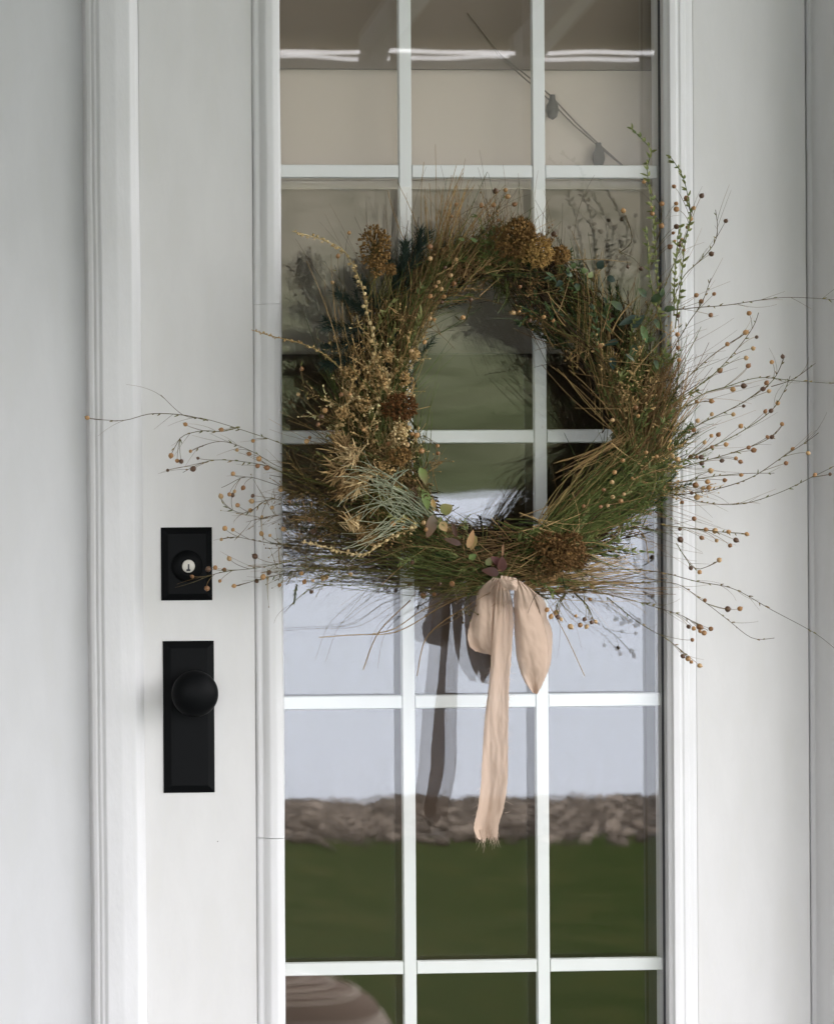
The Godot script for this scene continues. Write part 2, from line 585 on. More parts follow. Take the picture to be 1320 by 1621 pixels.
# a sheet of glass that is not perfectly flat
func pane_mesh(x0: float, x1: float, y0: float, y1: float, z: float, seed_: int, tilt: float, amount: float) -> Mesh:
	var m := ArrayMesh.new()
	var v := PackedVector3Array()
	var n := PackedVector3Array()
	var idx := PackedInt32Array()
	var nx := 60
	var ny := 180
	for b in ny + 1:
		for a in nx + 1:
			var x := lerpf(x0, x1, float(a) / nx)
			var y := lerpf(y0, y1, float(b) / ny)
			var s := seed_ * 1.7
			# slopes of a gentle waviness, about a thousandth
			var gx := amount * (0.0006 * sin(x * 17.0 + s) + 0.0004 * sin(y * 9.0 + x * 6.0 + s) + 0.0003 * sin(y * 31.0 + s * 2.0)) + tilt
			var gy := amount * (0.0005 * sin(y * 12.0 + s) + 0.0004 * sin(x * 21.0 + y * 5.0 + s) + 0.00025 * sin(x * 47.0 + s * 3.0))
			v.append(Vector3(x, y, z))
			n.append(Vector3(-gx, -gy, 1.0).normalized())
	for b in ny:
		for a in nx:
			var q := b * (nx + 1) + a
			idx.append_array([q, q + nx + 1, q + 1, q + 1, q + nx + 1, q + nx + 2])
	var arrays := []
	arrays.resize(Mesh.ARRAY_MAX)
	arrays[Mesh.ARRAY_VERTEX] = v
	arrays[Mesh.ARRAY_NORMAL] = n
	arrays[Mesh.ARRAY_INDEX] = idx
	m.add_surface_from_arrays(Mesh.PRIMITIVE_TRIANGLES, arrays)
	return m

# ---------- what the glass mirrors ----------
func garden() -> void:
	var st := SurfaceTool.new()
	st.begin(Mesh.PRIMITIVE_TRIANGLES)
	st.set_smooth_group(0)
	var hill := noise(0.08, 4, 5)
	var xs := 60
	var zs := 50
	var pt := func(a: int, b: int) -> Vector3:
		var x := lerpf(-60.0, 90.0, float(a) / xs)
		var z := lerpf(11.6, 75.0, pow(float(b) / zs, 1.4))
		var y := 1.0 + (z - 11.6) * 0.165 + hill.get_noise_2d(x * 2.0, z * 2.0) * 0.5 * clampf((z - 11.6) * 0.2, 0, 1)
		return Vector3(x, y, z)
	var tint := func(p: Vector3) -> Color:
		var f := clampf((p.y - 1.6 + hill.get_noise_2d(p.x * 6.0, p.z * 6.0) * 1.6) / 3.4, 0, 1)
		return Color(0.075, 0.090, 0.048).lerp(Color(0.175, 0.16, 0.125), f)
	for b in zs:
		for a in xs:
			for k in [[0, 0], [1, 0], [1, 1], [0, 0], [1, 1], [0, 1]]:
				var p: Vector3 = pt.call(a + k[0], b + k[1])
				st.set_color(tint.call(p))
				st.add_vertex(p)
	st.index()
	st.generate_normals()
	var hm := StandardMaterial3D.new()
	hm.vertex_color_use_as_albedo = true
	hm.albedo_texture = noise_texture(0.02, [[0.2, Color(0.7, 0.72, 0.68)], [0.8, Color.WHITE]], 512, 5, 8)
	hm.roughness = 1.0
	hm.metallic_specular = 0.0
	hm.uv1_triplanar = true
	hm.uv1_world_triplanar = true
	hm.uv1_scale = Vector3(0.12, 0.12, 0.12)
	structure(tag(put("hill", st.commit(), hm), "olive hillside mirrored in the door glass", "hill"))
	var lm := StandardMaterial3D.new()
	lm.albedo_texture = noise_texture(0.02, [[0.2, lin(0.017, 0.030, 0.007)], [0.5, lin(0.021, 0.034, 0.009)], [0.8, lin(0.030, 0.039, 0.011)]], 512, 5, 21)
	lm.roughness = 1.0
	lm.metallic_specular = 0.0
	lm.uv1_triplanar = true
	lm.uv1_world_triplanar = true
	lm.uv1_scale = Vector3(0.25, 0.25, 0.25)
	structure(tag(put("lawn", box(Vector3(-200, -1.0, -200), Vector3(200, -0.36, 200)), lm), "mown dark green lawn mirrored in the door glass", "lawn"))
	var wm := paint(lin(0.76, 0.83, 0.94), 31, 0.2)
	tag(put("garden_wall", box(Vector3(-25, -0.5, 10.6), Vector3(35, 1.27, 11.6)), wm), "low white rendered garden wall mirrored in the door glass", "wall")
	# stones along the foot of the wall
	var rock := SurfaceTool.new()
	rock.begin(Mesh.PRIMITIVE_TRIANGLES)
	rock.set_smooth_group(-1)
	var sp := SphereMesh.new()
	sp.radial_segments = 8
	sp.rings = 4
	sp.radius = 0.5
	sp.height = 1.0
	var bumps := noise(1.3, 2, 77)
	var arr := sp.get_mesh_arrays()
	var av: PackedVector3Array = arr[Mesh.ARRAY_VERTEX]
	for q in av.size():
		av[q] *= 1.0 + 0.5 * bumps.get_noise_3dv(av[q] * 1.5)
	arr[Mesh.ARRAY_VERTEX] = av
	var am := ArrayMesh.new()
	am.add_surface_from_arrays(Mesh.PRIMITIVE_TRIANGLES, arr)
	var mm := MultiMesh.new()
	mm.transform_format = MultiMesh.TRANSFORM_3D
	mm.use_colors = true
	mm.mesh = am
	mm.instance_count = 9000
	for q in 9000:
		var sz := rng.randf_range(0.02, 0.06)
		var z := 8.7 + 1.85 * sqrt(rng.randf())
		var b := Basis.from_euler(Vector3(rng.randf() * 6, rng.randf() * 6, rng.randf() * 6)).scaled(Vector3(sz * 1.3, sz * 0.9, sz))
		mm.set_instance_transform(q, Transform3D(b, Vector3(rng.randf_range(-3, 9), -0.355 + rng.randf() * 0.02, z)))
		var t := rng.randf()
		mm.set_instance_color(q, Color(0.04, 0.03, 0.02).lerp(Color(0.22, 0.18, 0.145), t * t * t))
	var soil := plain(lin(0.05, 0.04, 0.03), 1.0)
	structure(tag(put("soil_bed", box(Vector3(-25, -0.5, 9.1), Vector3(35, -0.35, 10.598)), soil), "strip of brown soil under the stones", "soil"))
	var mi := MultiMeshInstance3D.new()
	mi.name = "stones"
	mi.multimesh = mm
	var rm := plain(Color.WHITE, 0.9)
	rm.vertex_color_use_as_albedo = true
	mi.material_override = rm
	add_child(mi, true)
	tag(mi, "bed of rough grey and brown stones along the white garden wall", "stones")
	mi.set_meta("kind", "stuff")
	# round stool on the lawn
	var seat := thing("garden_stool", Vector3(0.56, -0.36, 3.35), "round striped brown garden stool with a pale rim mirrored at the foot of the glass", "stool")
	var cushion := []
	for s in 13:
		var a := -PI / 2 + PI * s / 12.0
		cushion.append(Vector2(maxf(0.0, 0.34 * pow(cos(a), 0.7)), 0.17 + 0.17 * sin(a)))
	var cu := put("cushion", lathe(cushion, 40), plain(lin(0.50, 0.42, 0.34), 0.9), seat)
	cu.rotation.x = -PI / 2
	cu.rotation.z = 0.0
	var top := []
	for s in 9:
		var a := PI / 2 * s / 8.0
		top.append(Vector2(maxf(0.0, 0.30 * cos(a)), 0.255 + 0.1 * sin(a)))
	var tp := put("seat_pad", lathe(top, 40), plain(lin(0.23, 0.16, 0.115), 0.9), seat)
	tp.rotation.x = -PI / 2
	for q in 3:
		var r0 := 0.10 + q * 0.065
		var h := 0.258 + 0.1 * sqrt(1.0 - pow(r0 / 0.30, 2.0))
		var h1 := 0.258 + 0.1 * sqrt(1.0 - pow((r0 + 0.022) / 0.30, 2.0))
		var bd := put("seat_stripe", lathe([Vector2(r0 + 0.022, h1), Vector2(r0 + 0.011, (h + h1) / 2 + 0.002), Vector2(r0, h)], 40), plain(lin(0.46, 0.38, 0.30), 0.9), seat)
		bd.rotation.x = -PI / 2

func wire_lights() -> void:
	var z := -0.058
	var o := P(870, 170, z)
	var t := thing("string_light", o, "thin dark cord with two small bulbs hanging slantwise behind the top right pane", "string light")
	var acc := Acc.new()
	for w in 2:
		var pts := PackedVector3Array()
		for f in [[740, 20], [790, 84], [840, 125], [872, 152], [910, 193], [945, 226], [985, 262], [1040, 300], [1070, 330]]:
			pts.append(P(f[0] + w * 5.0 * sin(f[0] * 0.02), f[1] + w * 4, z - 0.002 * w) - o)
		acc.tube(pts, 0.0010, 0.0010, Color(0.2, 0.17, 0.13), Color(0.2, 0.17, 0.13), 6)
	put("wire", acc.mesh(), M.stems, t)
	for f in [[874, 150], [947, 226]]:
		var b := put("bulb", lathe([Vector2(0.0, 0.0), Vector2(0.0035, 0.0), Vector2(0.0045, -0.008), Vector2(0.0075, -0.014), Vector2(0.0085, -0.022), Vector2(0.006, -0.031), Vector2(0.0, -0.035)], 20), plain(lin(0.07, 0.068, 0.05), 0.8), t)
		b.position = P(f[0], f[1], z) - o
		b.rotation.x = -PI / 2
		b.rotation.z = 0.1

# ---------- the wreath ----------
var W: Node3D
var origin := Vector3.ZERO
const INNER := [155, 140, 112, 98, 100, 150, 205, 205, 190, 168, 150, 142, 138, 140, 145, 152, 185, 200, 205, 190, 175, 165, 165, 165]
const OUTER := [275, 275, 278, 272, 275, 275, 272, 275, 285, 292, 285, 275, 275, 280, 295, 300, 295, 293, 295, 298, 288, 285, 288, 285]

func L(px: float, py: float, z: float) -> Vector3:
	return P(px, py, z) - origin

func ring_px(deg: float, s: float) -> Vector2:
	var f := fposmod(deg, 360.0) / 15.0
	var a := int(f) % 24
	var b := (a + 1) % 24
	var t := f - floorf(f)
	var ri := lerpf(INNER[a], INNER[b], t)
	var ro := lerpf(OUTER[a], OUTER[b], t)
	var r := lerpf(ri, ro, s * 0.5 + 0.5)
	var g := deg_to_rad(deg)
	return Vector2(800 + cos(g) * r, 650 - sin(g) * r)

func flow(deg: float) -> Vector3:
	var g := deg_to_rad(fposmod(deg, 360.0))
	var out := Vector3(cos(g), sin(g), 0)
	var along := Vector3(-sin(g), cos(g), 0)
	var side := cos(g)
	# hung from the foot, both arms growing up and out
	var way := clampf(side * 4.0, -1, 1)
	if g > PI or g < 0.0:
		way = 1.0 if side >= 0.0 else -1.0
	return along * way * 0.9 + out * 0.27

func bez(a: Vector3, b: Vector3, c: Vector3, n: int) -> PackedVector3Array:
	var p := PackedVector3Array()
	for k in n + 1:
		var f := float(k) / n
		p.append(a.lerp(b, f).lerp(b.lerp(c, f), f))
	return p

func jit(s: float) -> Vector3:
	return Vector3(rng.randf_range(-s, s), rng.randf_range(-s, s), rng.randf_range(-s, s))

func mixc(a: Color, b: Color, spread := 0.15) -> Color:
	var c := a.lerp(b, rng.randf())
	var k := 1.0 + rng.randf_range(-spread, spread)
	k *= 1.22
	return Color(c.r * k, c.g * k, c.b * k)

const STRAW := Color(0.45, 0.31, 0.14)
const TAN := Color(0.26, 0.16, 0.07)
const BROWN := Color(0.076, 0.046, 0.021)
const UMBER := Color(0.014, 0.009, 0.005)
const MOSS := Color(0.135, 0.138, 0.042)
const GREEN := Color(0.072, 0.108, 0.030)
const PINE := Color(0.014, 0.028, 0.017)
const BLUEGREEN := Color(0.045, 0.065, 0.05)
const CREAM := Color(0.66, 0.52, 0.28)
const GOLD := Color(0.255, 0.15, 0.052)
const RUST := Color(0.095, 0.050, 0.019)

func wreath() -> void:
	origin = P(800, 650, 0.05)
	W = thing("wreath", origin, "round dried wreath of grasses, evergreen sprigs and seed pods hung on the door", "wreath")
	twig_ring()
	evergreen()
	grasses()
	weeds()
	herbs()
	flax()
	blossoms()
	foliage()

func twig_ring() -> void:
	var acc := Acc.new()
	for q in 46:
		var a0 := rng.randf() * 360.0
		var span := rng.randf_range(60, 150)
		var s0 := rng.randf_range(-0.55, 0.45)
		var s1 := rng.randf_range(-0.55, 0.45)
		var z0 := 0.05 + rng.randf_range(-0.035, 0.02)
		var z1 := 0.05 + rng.randf_range(-0.035, 0.02)
		var p := PackedVector3Array()
		for k in 17:
			var f := k / 16.0
			var px := ring_px(a0 + span * f, lerpf(s0, s1, f) + 0.12 * sin(f * 9.0 + q))
			p.append(L(px.x, px.y, lerpf(z0, z1, f)))
		acc.tube(p, rng.randf_range(0.0022, 0.005), 0.0015, mixc(UMBER, BROWN), mixc(UMBER, BROWN), 5)
	put("twig_ring", acc.mesh(), M.stems, W)
	# packed dry stalks that fill the ring
	for b in 24:
		var core := Acc.new()
		for q in 46:
			var a0 := b * 15.0 + rng.randf_range(-8, 8)
			var s0 := rng.randf_range(-0.62, 0.62)
			var px := ring_px(a0, s0)
			var z0 := 0.05 + sqrt(1.0 - s0 * s0) * rng.randf_range(-0.04, 0.028)
			var d := (flow(a0).normalized() + jit(0.5)).normalized()
			var a := L(px.x, px.y, z0)
			var len := rng.randf_range(0.05, 0.11)
			var mid := a + d * len * 0.5 + jit(0.008)
			core.tube(bez(a - d * len * 0.4, a, mid, 4), 0.0012, 0.0006, mixc(UMBER, BROWN, 0.3), mixc(UMBER, BROWN, 0.3), 3)
		put("stalk_filling", core.mesh(), M.stems, W)

# one sprig: a stem that carries needles all round
func sprig(acc: Acc, a: Vector3, d: Vector3, length: float, count: int, needle: float, thick: float, c1: Color, c2: Color, open := 0.9) -> void:
	var bend := jit(0.25)
	var tip := a + (d + bend * 0.5).normalized() * length
	var p := bez(a, a + d * length * 0.5, tip, 5)
	acc.tube(p, 0.0009, 0.0005, BROWN, mixc(BROWN, c1), 3)
	for k in count:
		var f := (k + rng.randf()) / count
		var at := p[0].lerp(p[2], 0.0)
		var seg := f * 5.0
		var q := mini(int(seg), 4)
		at = p[q].lerp(p[q + 1], seg - q)
		var t := (p[q + 1] - p[q]).normalized()
		var u := t.cross(Vector3(rng.randf_range(-1, 1), rng.randf_range(-1, 1), rng.randf_range(-1, 1))).normalized()
		var nd := (t * rng.randf_range(0.6, 1.3) + u * open).normalized()
		var len := needle * rng.randf_range(0.65, 1.15) * (1.0 - 0.35 * f)
		var col := mixc(c1, c2, 0.25)
		acc.spike(at, at + nd * len, thick, col, col.lerp(c2, 0.5))

func evergreen() -> void:
	# [from degree, to degree, sprigs, needle length, needle thickness, first colour, second colour]
	var beds := [
		[150.0, 178.0, 16, 0.021, 0.0006, PINE, BLUEGREEN],
		[118.0, 150.0, 16, 0.020, 0.0006, PINE, BLUEGREEN],
		[80.0, 118.0, 14, 0.011, 0.0006, PINE, MOSS],
		[30.0, 80.0, 26, 0.012, 0.0008, PINE, GREEN],
		[-20.0, 30.0, 30, 0.013, 0.0007, PINE, MOSS],
		[300.0, 345.0, 34, 0.014, 0.0007, PINE, GREEN],
		[230.0, 300.0, 44, 0.013, 0.0007, PINE, GREEN],
		[178.0, 230.0, 26, 0.013, 0.0007, PINE, MOSS],
	]
	for b in beds:
		for q in int(b[2]):
			var acc := Acc.new()
			var deg: float = rng.randf_range(b[0], b[1])
			var s := rng.randf_range(-0.75, 0.7)
			var px := ring_px(deg, s)
			var z := 0.05 + sqrt(1.0 - s * s) * rng.randf_range(-0.01, 0.045)
			var g := deg_to_rad(deg)
			var out := Vector3(cos(g), sin(g), 0) * s
			var d := (flow(deg) + out * 0.6 + Vector3(0, 0, rng.randf_range(-0.1, 0.5)) + jit(0.35)).normalized()
			if q % 6 == 0 and b[0] < 180.0 and b[0] > 110.0:
				d = (Vector3(cos(g), sin(g), 0.2) + jit(0.2)).normalized()
			sprig(acc, L(px.x, px.y, z) - d * 0.02, d, rng.randf_range(0.045, 0.085), 95, b[3], b[4], b[5], b[6])
			put("evergreen_sprig", acc.mesh(), M.needles, W)
	# the fan of blue needles on the outside, upper left, and the darker clump above it
	for f in [[560, 520, -1.0, 0.15, 0.06], [552, 545, -1.0, -0.1, 0.055], [572, 490, -0.85, 0.5, 0.06], [590, 470, -0.6, 0.8, 0.05], [640, 420, -0.1, 1.0, 0.05], [660, 405, 0.25, 1.0, 0.055], [625, 440, -0.35, 0.9, 0.05], [548, 570, -0.9, -0.2, 0.05]]:
		for r in 2:
			var acc := Acc.new()
			var d := (Vector3(f[2], f[3], 0.15) + jit(0.15)).normalized()
			sprig(acc, L(f[0], f[1], 0.085 + 0.012 * r) - d * 0.02, d, f[4], 130, 0.025, 0.0007, PINE, BLUEGREEN, 0.75)
			put("evergreen_sprig", acc.mesh(), M.needles, W)
	# fine upright sprigs inside the foot of the ring
	for q in 14:
		var acc := Acc.new()
		var d := (Vector3(rng.randf_range(-0.6, 0.6), 1.0, 0.1) + jit(0.2)).normalized()
		sprig(acc, L(rng.randf_range(740, 850), rng.randf_range(862, 892), 0.04), d, rng.randf_range(0.03, 0.05), 70, 0.008, 0.0006, PINE, UMBER)
		put("evergreen_sprig", acc.mesh(), M.needles, W)
	# soft sprigs that reach out of the left edge
	for f in [[530, 760, 470, 708], [540, 770, 500, 730], [560, 800, 470, 790], [560, 840, 450, 825], [600, 880, 430, 862], [470, 925, 464, 957], [600, 905, 480, 898]]:
		var acc := Acc.new()
		var a := L(f[0], f[1], 0.07)
		var c := L(f[2], f[3], 0.08)
		sprig(acc, a, (c - a).normalized(), a.distance_to(c), 70, 0.008, 0.0005, PINE, MOSS, 0.6)
		put("evergreen_sprig", acc.mesh(), M.needles, W)

func strand(acc: Acc, a: Vector3, d: Vector3, length: float, droop: float, r: float, ca: Color, cb: Color, n := 5) -> Vector3:
	var mid := a + d * length * 0.5 + jit(length * 0.1)
	var tip := a + d * length + Vector3(rng.randf_range(-droop, droop), rng.randf_range(-droop, droop), rng.randf_range(-droop, droop) * 0.6) * length
	acc.tube(bez(a, mid, tip, n), r, r * 0.45, ca, cb, 3)
	return tip

func grasses() -> void:
	for q in 150:
		var acc := Acc.new()
		var deg := q * 360.0 / 150.0 + rng.randf_range(-4, 4)
		var s := rng.randf_range(-0.7, 0.75)
		var px := ring_px(deg, s)
		var z := 0.055 + sqrt(1.0 - s * s) * rng.randf_range(0.0, 0.045)
		var g := deg_to_rad(deg)
		var base := L(px.x, px.y, z)
		var d := (flow(deg) + Vector3(cos(g), sin(g), 0) * (0.25 * s) + jit(0.42)).normalized()
		var dry := rng.randf()
		var c1 := BROWN
		var c2 := TAN
		if dry < 0.3:
			c1 = TAN
			c2 = STRAW
		elif dry < 0.62:
			c1 = GREEN
			c2 = MOSS
		elif dry < 0.75:
			c1 = UMBER
			c2 = BROWN
		if deg > 238 and deg < 304 and s > 0.35:
			continue
		if deg > 15 and deg < 78 and (s > 0.45 or rng.randf() < 0.3):
			continue
		if deg > 270 and deg < 350 and rng.randf() < 0.6:
			c1 = GREEN
			c2 = MOSS
		if deg > 15 and deg < 80 and rng.randf() < 0.6:
			c1 = UMBER
			c2 = BROWN
		var count := 26 if dry > 0.3 else 14
		for k in count:
			var a := base + jit(0.014) - d * rng.randf_range(0.02, 0.06)
			var dd := (d + jit(0.42)).normalized()
			if dd.z > 0.35:
				dd.z = 0.35
			strand(acc, a, dd, rng.randf_range(0.04, 0.125), 0.22, rng.randf_range(0.0004, 0.00085), mixc(c1, c2, 0.2), mixc(c1, c2, 0.2))
		put("grass_bunch", acc.mesh(), M.stems, W)
	# bunches placed one by one: [foot x, foot y, tip x, tip y, strands, spread, first colour, second colour]
	var placed := [
		[640, 560, 705, 380, 46, 0.14, BROWN, STRAW], [620, 590, 660, 420, 30, 0.2, BROWN, TAN], [690, 430, 700, 265, 22, 0.3, TAN, STRAW],
		[720, 400, 745, 275, 18, 0.45, TAN, STRAW], [680, 420, 690, 230, 10, 0.3, TAN, STRAW], [550, 620, 520, 400, 9, 0.1, STRAW, TAN],
		[590, 640, 530, 470, 16, 0.12, TAN, STRAW], [780, 400, 790, 290, 20, 0.5, BROWN, TAN], [920, 560, 945, 385, 10, 0.12, TAN, STRAW],
		[955, 590, 950, 345, 7, 0.16, TAN, STRAW], [960, 600, 905, 440, 18, 0.2, GREEN, TAN], [985, 690, 860, 560, 5, 0.05, TAN, STRAW],
		[930, 545, 820, 490, 6, 0.12, BROWN, TAN], [1000, 720, 950, 570, 26, 0.15, BROWN, TAN], [1010, 720, 990, 600, 18, 0.1, TAN, STRAW],
		[860, 850, 1050, 700, 60, 0.12, GREEN, MOSS], [900, 860, 1060, 760, 50, 0.1, GREEN, MOSS], [870, 830, 975, 690, 24, 0.14, MOSS, STRAW],
		[990, 690, 870, 755, 16, 0.12, TAN, STRAW], [1000, 700, 890, 800, 10, 0.2, MOSS, STRAW], [905, 820, 935, 730, 12, 0.15, MOSS, TAN],
		[840, 920, 1010, 895, 40, 0.12, TAN, STRAW], [860, 930, 1080, 915, 22, 0.1, BROWN, TAN], [780, 930, 690, 940, 22, 0.12, MOSS, TAN],
		[780, 920, 620, 860, 60, 0.2, GREEN, MOSS], [760, 900, 600, 890, 30, 0.2, GREEN, BROWN], [740, 930, 500, 915, 12, 0.06, MOSS, BROWN],
		[620, 880, 450, 880, 9, 0.14, BROWN, MOSS], [620, 850, 440, 835, 8, 0.25, BROWN, UMBER], [580, 800, 430, 770, 8, 0.3, BROWN, MOSS],
		[1010, 660, 1075, 540, 40, 0.2, BROWN, TAN], [1040, 690, 1085, 590, 30, 0.25, TAN, STRAW], [660, 850, 560, 760, 40, 0.2, GREEN, MOSS],
		[700, 880, 620, 800, 44, 0.2, PINE, GREEN], [850, 470, 960, 600, 26, 0.14, UMBER, BROWN], [800, 440, 880, 560, 26, 0.16, UMBER, BROWN],
		[640, 690, 560, 600, 30, 0.2, BROWN, MOSS], [560, 700, 545, 610, 20, 0.2, UMBER, MOSS],
	]
	for b in placed:
		var acc := Acc.new()
		var z := 0.085
		var a := L(b[0], b[1], z)
		var t := L(b[2], b[3], z + 0.012)
		var d := (t - a).normalized()
		var len := a.distance_to(t)
		for k in int(b[4]):
			var dd := (d + jit(b[5])).normalized()
			strand(acc, a + jit(0.011) - d * 0.01, dd, len * rng.randf_range(0.65, 1.05), 0.09, rng.randf_range(0.0005, 0.0009), mixc(b[6], b[7], 0.2), mixc(b[6], b[7], 0.2), 6)
		put("grass_bunch", acc.mesh(), M.stems, W)
	# stray stalks that cross the rest at every angle
	for q in 40:
		var acc := Acc.new()
		var deg := q * 9.0 + rng.randf_range(-3, 3)
		for k in 9:
			var s := rng.randf_range(-0.8, 0.85)
			var px := ring_px(deg + rng.randf_range(-4, 4), s)
			var z := 0.075 + sqrt(1.0 - s * s) * rng.randf_range(0.01, 0.045)
			var d := (flow(deg) * 0.6 + jit(1.0)).normalized()
			d.z *= 0.25
			var c := mixc(UMBER, MOSS) if rng.randf() < 0.5 else mixc(TAN, STRAW)
			strand(acc, L(px.x, px.y, z) - d * 0.03, d.normalized(), rng.randf_range(0.04, 0.09), 0.3, rng.randf_range(0.0004, 0.0008), c, mixc(c, BROWN), 8)
		put("grass_bunch", acc.mesh(), M.stems, W)
	# single hair-fine grasses that stand off the ring
	for w in 4:
		var acc := Acc.new()
		var count: int = [60, 40, 50, 50][w]
		for k in count:
			var deg: float = rng.randf_range([65, 330, 180, 280][w], [150, 400, 255, 335][w])
			var px := ring_px(deg, rng.randf_range(0.3, 0.9))
			var g := deg_to_rad(deg)
			var d := (flow(deg) * 0.5 + Vector3(cos(g), sin(g) + (0.5 if w == 0 else 0.0), 0.1) + jit(0.3)).normalized()
			var c := mixc(BROWN, TAN)
			strand(acc, L(px.x, px.y, 0.06 + rng.randf() * 0.03), d, rng.randf_range(0.05, 0.12), 0.3, 0.00035, c, c, 7)
		put("loose_grass", acc.mesh(), M.stems, W)

# fine branching weeds with a bud on every twig
func weed(a: Vector3, d: Vector3, length: float, branches: int, c1: Color, c2: Color, bud: float) -> void:
	var acc := Acc.new()
	var p := bez(a, a + d * length * 0.5 + jit(length * 0.12), a + (d + jit(0.35)).normalized() * length, 7)
	acc.tube(p, 0.0006, 0.0003, c1, c1.lerp(c2, 0.5), 3)
	for k in branches:
		var f := rng.randf_range(0.25, 1.0) * 7.0
		var q := mini(int(f), 6)
		var at := p[q].lerp(p[q + 1], f - q)
		var t := (p[q + 1] - p[q]).normalized()
		var bd := (t * 0.9 + jit(0.9)).normalized()
		var tip := strand(acc, at, bd, length * rng.randf_range(0.12, 0.35), 0.35, 0.0003, c1, c1.lerp(c2, 0.6), 4)
		var col := mixc(c1.lerp(c2, 0.5), c2, 0.3)
		if k % 3 < 2:
			acc.blob(tip, bd, bud * rng.randf_range(0.7, 1.2), bud * rng.randf_range(0.9, 1.6), col, col.lerp(c2, 0.5))
		for s in 2:
			acc.spike(at.lerp(tip, rng.randf()), at.lerp(tip, rng.randf()) + (bd + jit(0.9)).normalized() * bud * 3.0, 0.0006, col, col)
	put("weed_sprig", acc.mesh(), M.stems, W)

# leafy olive sprigs tucked in between
func herbs() -> void:
	for b in [[140.0, 240.0, 34, MOSS, Color(0.22, 0.22, 0.08)], [235.0, 300.0, 26, GREEN, MOSS], [300.0, 390.0, 34, GREEN, Color(0.17, 0.17, 0.06)], [30.0, 80.0, 16, PINE, GREEN], [80.0, 140.0, 18, GREEN, MOSS]]:
		for q in int(b[2]):
			var acc := Acc.new()
			var deg: float = rng.randf_range(b[0], b[1])
			var s := rng.randf_range(-0.8, 0.7)
			var px := ring_px(deg, s)
			var g := deg_to_rad(deg)
			var d := (flow(deg) + Vector3(cos(g), sin(g), 0) * 0.5 * s + Vector3(0, 0, 0.2) + jit(0.45)).normalized()
			var a := L(px.x, px.y, 0.07 + sqrt(1.0 - s * s) * rng.randf_range(0.0, 0.04)) - d * 0.02
			var p := bez(a, a + d * 0.03, a + (d + jit(0.3)).normalized() * rng.randf_range(0.04, 0.075), 8)
			acc.tube(p, 0.0007, 0.0004, BROWN, mixc(b[3], b[4]), 3)
			for k in range(1, 9):
				for w in 3:
					var t := (p[k] - p[k - 1]).normalized()
					acc.leaf(p[k], (t + jit(0.8)).normalized(), Vector3(0.2, 0.3, 1) + jit(0.3), rng.randf_range(0.006, 0.012), rng.randf_range(0.0016, 0.003), mixc(b[3], b[4], 0.25), mixc(b[3], b[4], 0.25), 0.2, 0.3)
			put("herb_sprig", acc.mesh(), M.leaves, W)

func weeds() -> void:
	# [from degree, to degree, how many, first colour, second colour]
	for b in [[140.0, 215.0, 46, BROWN, STRAW], [150.0, 235.0, 22, MOSS, TAN], [60.0, 130.0, 22, BROWN, TAN], [20.0, 70.0, 10, MOSS, TAN], [-30.0, 20.0, 30, BROWN, STRAW], [150.0, 210.0, 26, STRAW, CREAM], [-40.0, 20.0, 20, MOSS, GREEN], [215.0, 300.0, 26, MOSS, BROWN], [205.0, 240.0, 20, BROWN, TAN], [300.0, 340.0, 12, MOSS, TAN]]:
		for q in int(b[2]):
			var deg: float = rng.randf_range(b[0], b[1])
			var s := rng.randf_range(-0.75, 0.95)
			var px := ring_px(deg, s)
			var g := deg_to_rad(deg)
			var d := (flow(deg) * 0.7 + Vector3(cos(g), sin(g), 0) * 0.5 * s + Vector3(0, 0, 0.15) + jit(0.55)).normalized()
			var z := 0.06 + sqrt(maxf(0.05, 1.0 - s * s)) * rng.randf_range(0.015, 0.05)
			weed(L(px.x, px.y, z) - d * 0.02, d, rng.randf_range(0.035, 0.07), 14, mixc(b[3], b[3], 0.3), mixc(b[4], b[4], 0.3), rng.randf_range(0.0009, 0.0016))
	# the airy tangle that reaches past the frame at the lower left
	for q in 26:
		var a := L(rng.randf_range(520, 640), rng.randf_range(760, 910), 0.08)
		var d := (Vector3(-1, rng.randf_range(-0.15, 0.35), 0.05) + jit(0.2)).normalized()
		weed(a, d, rng.randf_range(0.07, 0.16), 16, mixc(BROWN, MOSS), mixc(BROWN, TAN), 0.0009)

# px polyline -> smooth curve in space
func smooth(path: Array, z0: float, z1: float, per := 6) -> PackedVector3Array:
	var c := Curve3D.new()
	var n := path.size()
	for k in n:
		var f := float(k) / (n - 1)
		var p := L(path[k][0], path[k][1], lerpf(z0, z1, f) + 0.004 * sin(k * 1.7))
		var a = path[maxi(k - 1, 0)]
		var b = path[mini(k + 1, n - 1)]
		var t := (L(b[0], b[1], 0.1) - L(a[0], a[1], 0.1)) / 6.0
		c.add_point(p, -t, t)
	c.bake_interval = 0.006
	var out := PackedVector3Array()
	var len := c.get_baked_length()
	var steps := maxi(6, int(len / 0.008))
	for k in steps + 1:
		out.append(c.sample_baked(len * k / steps, true))
	return out

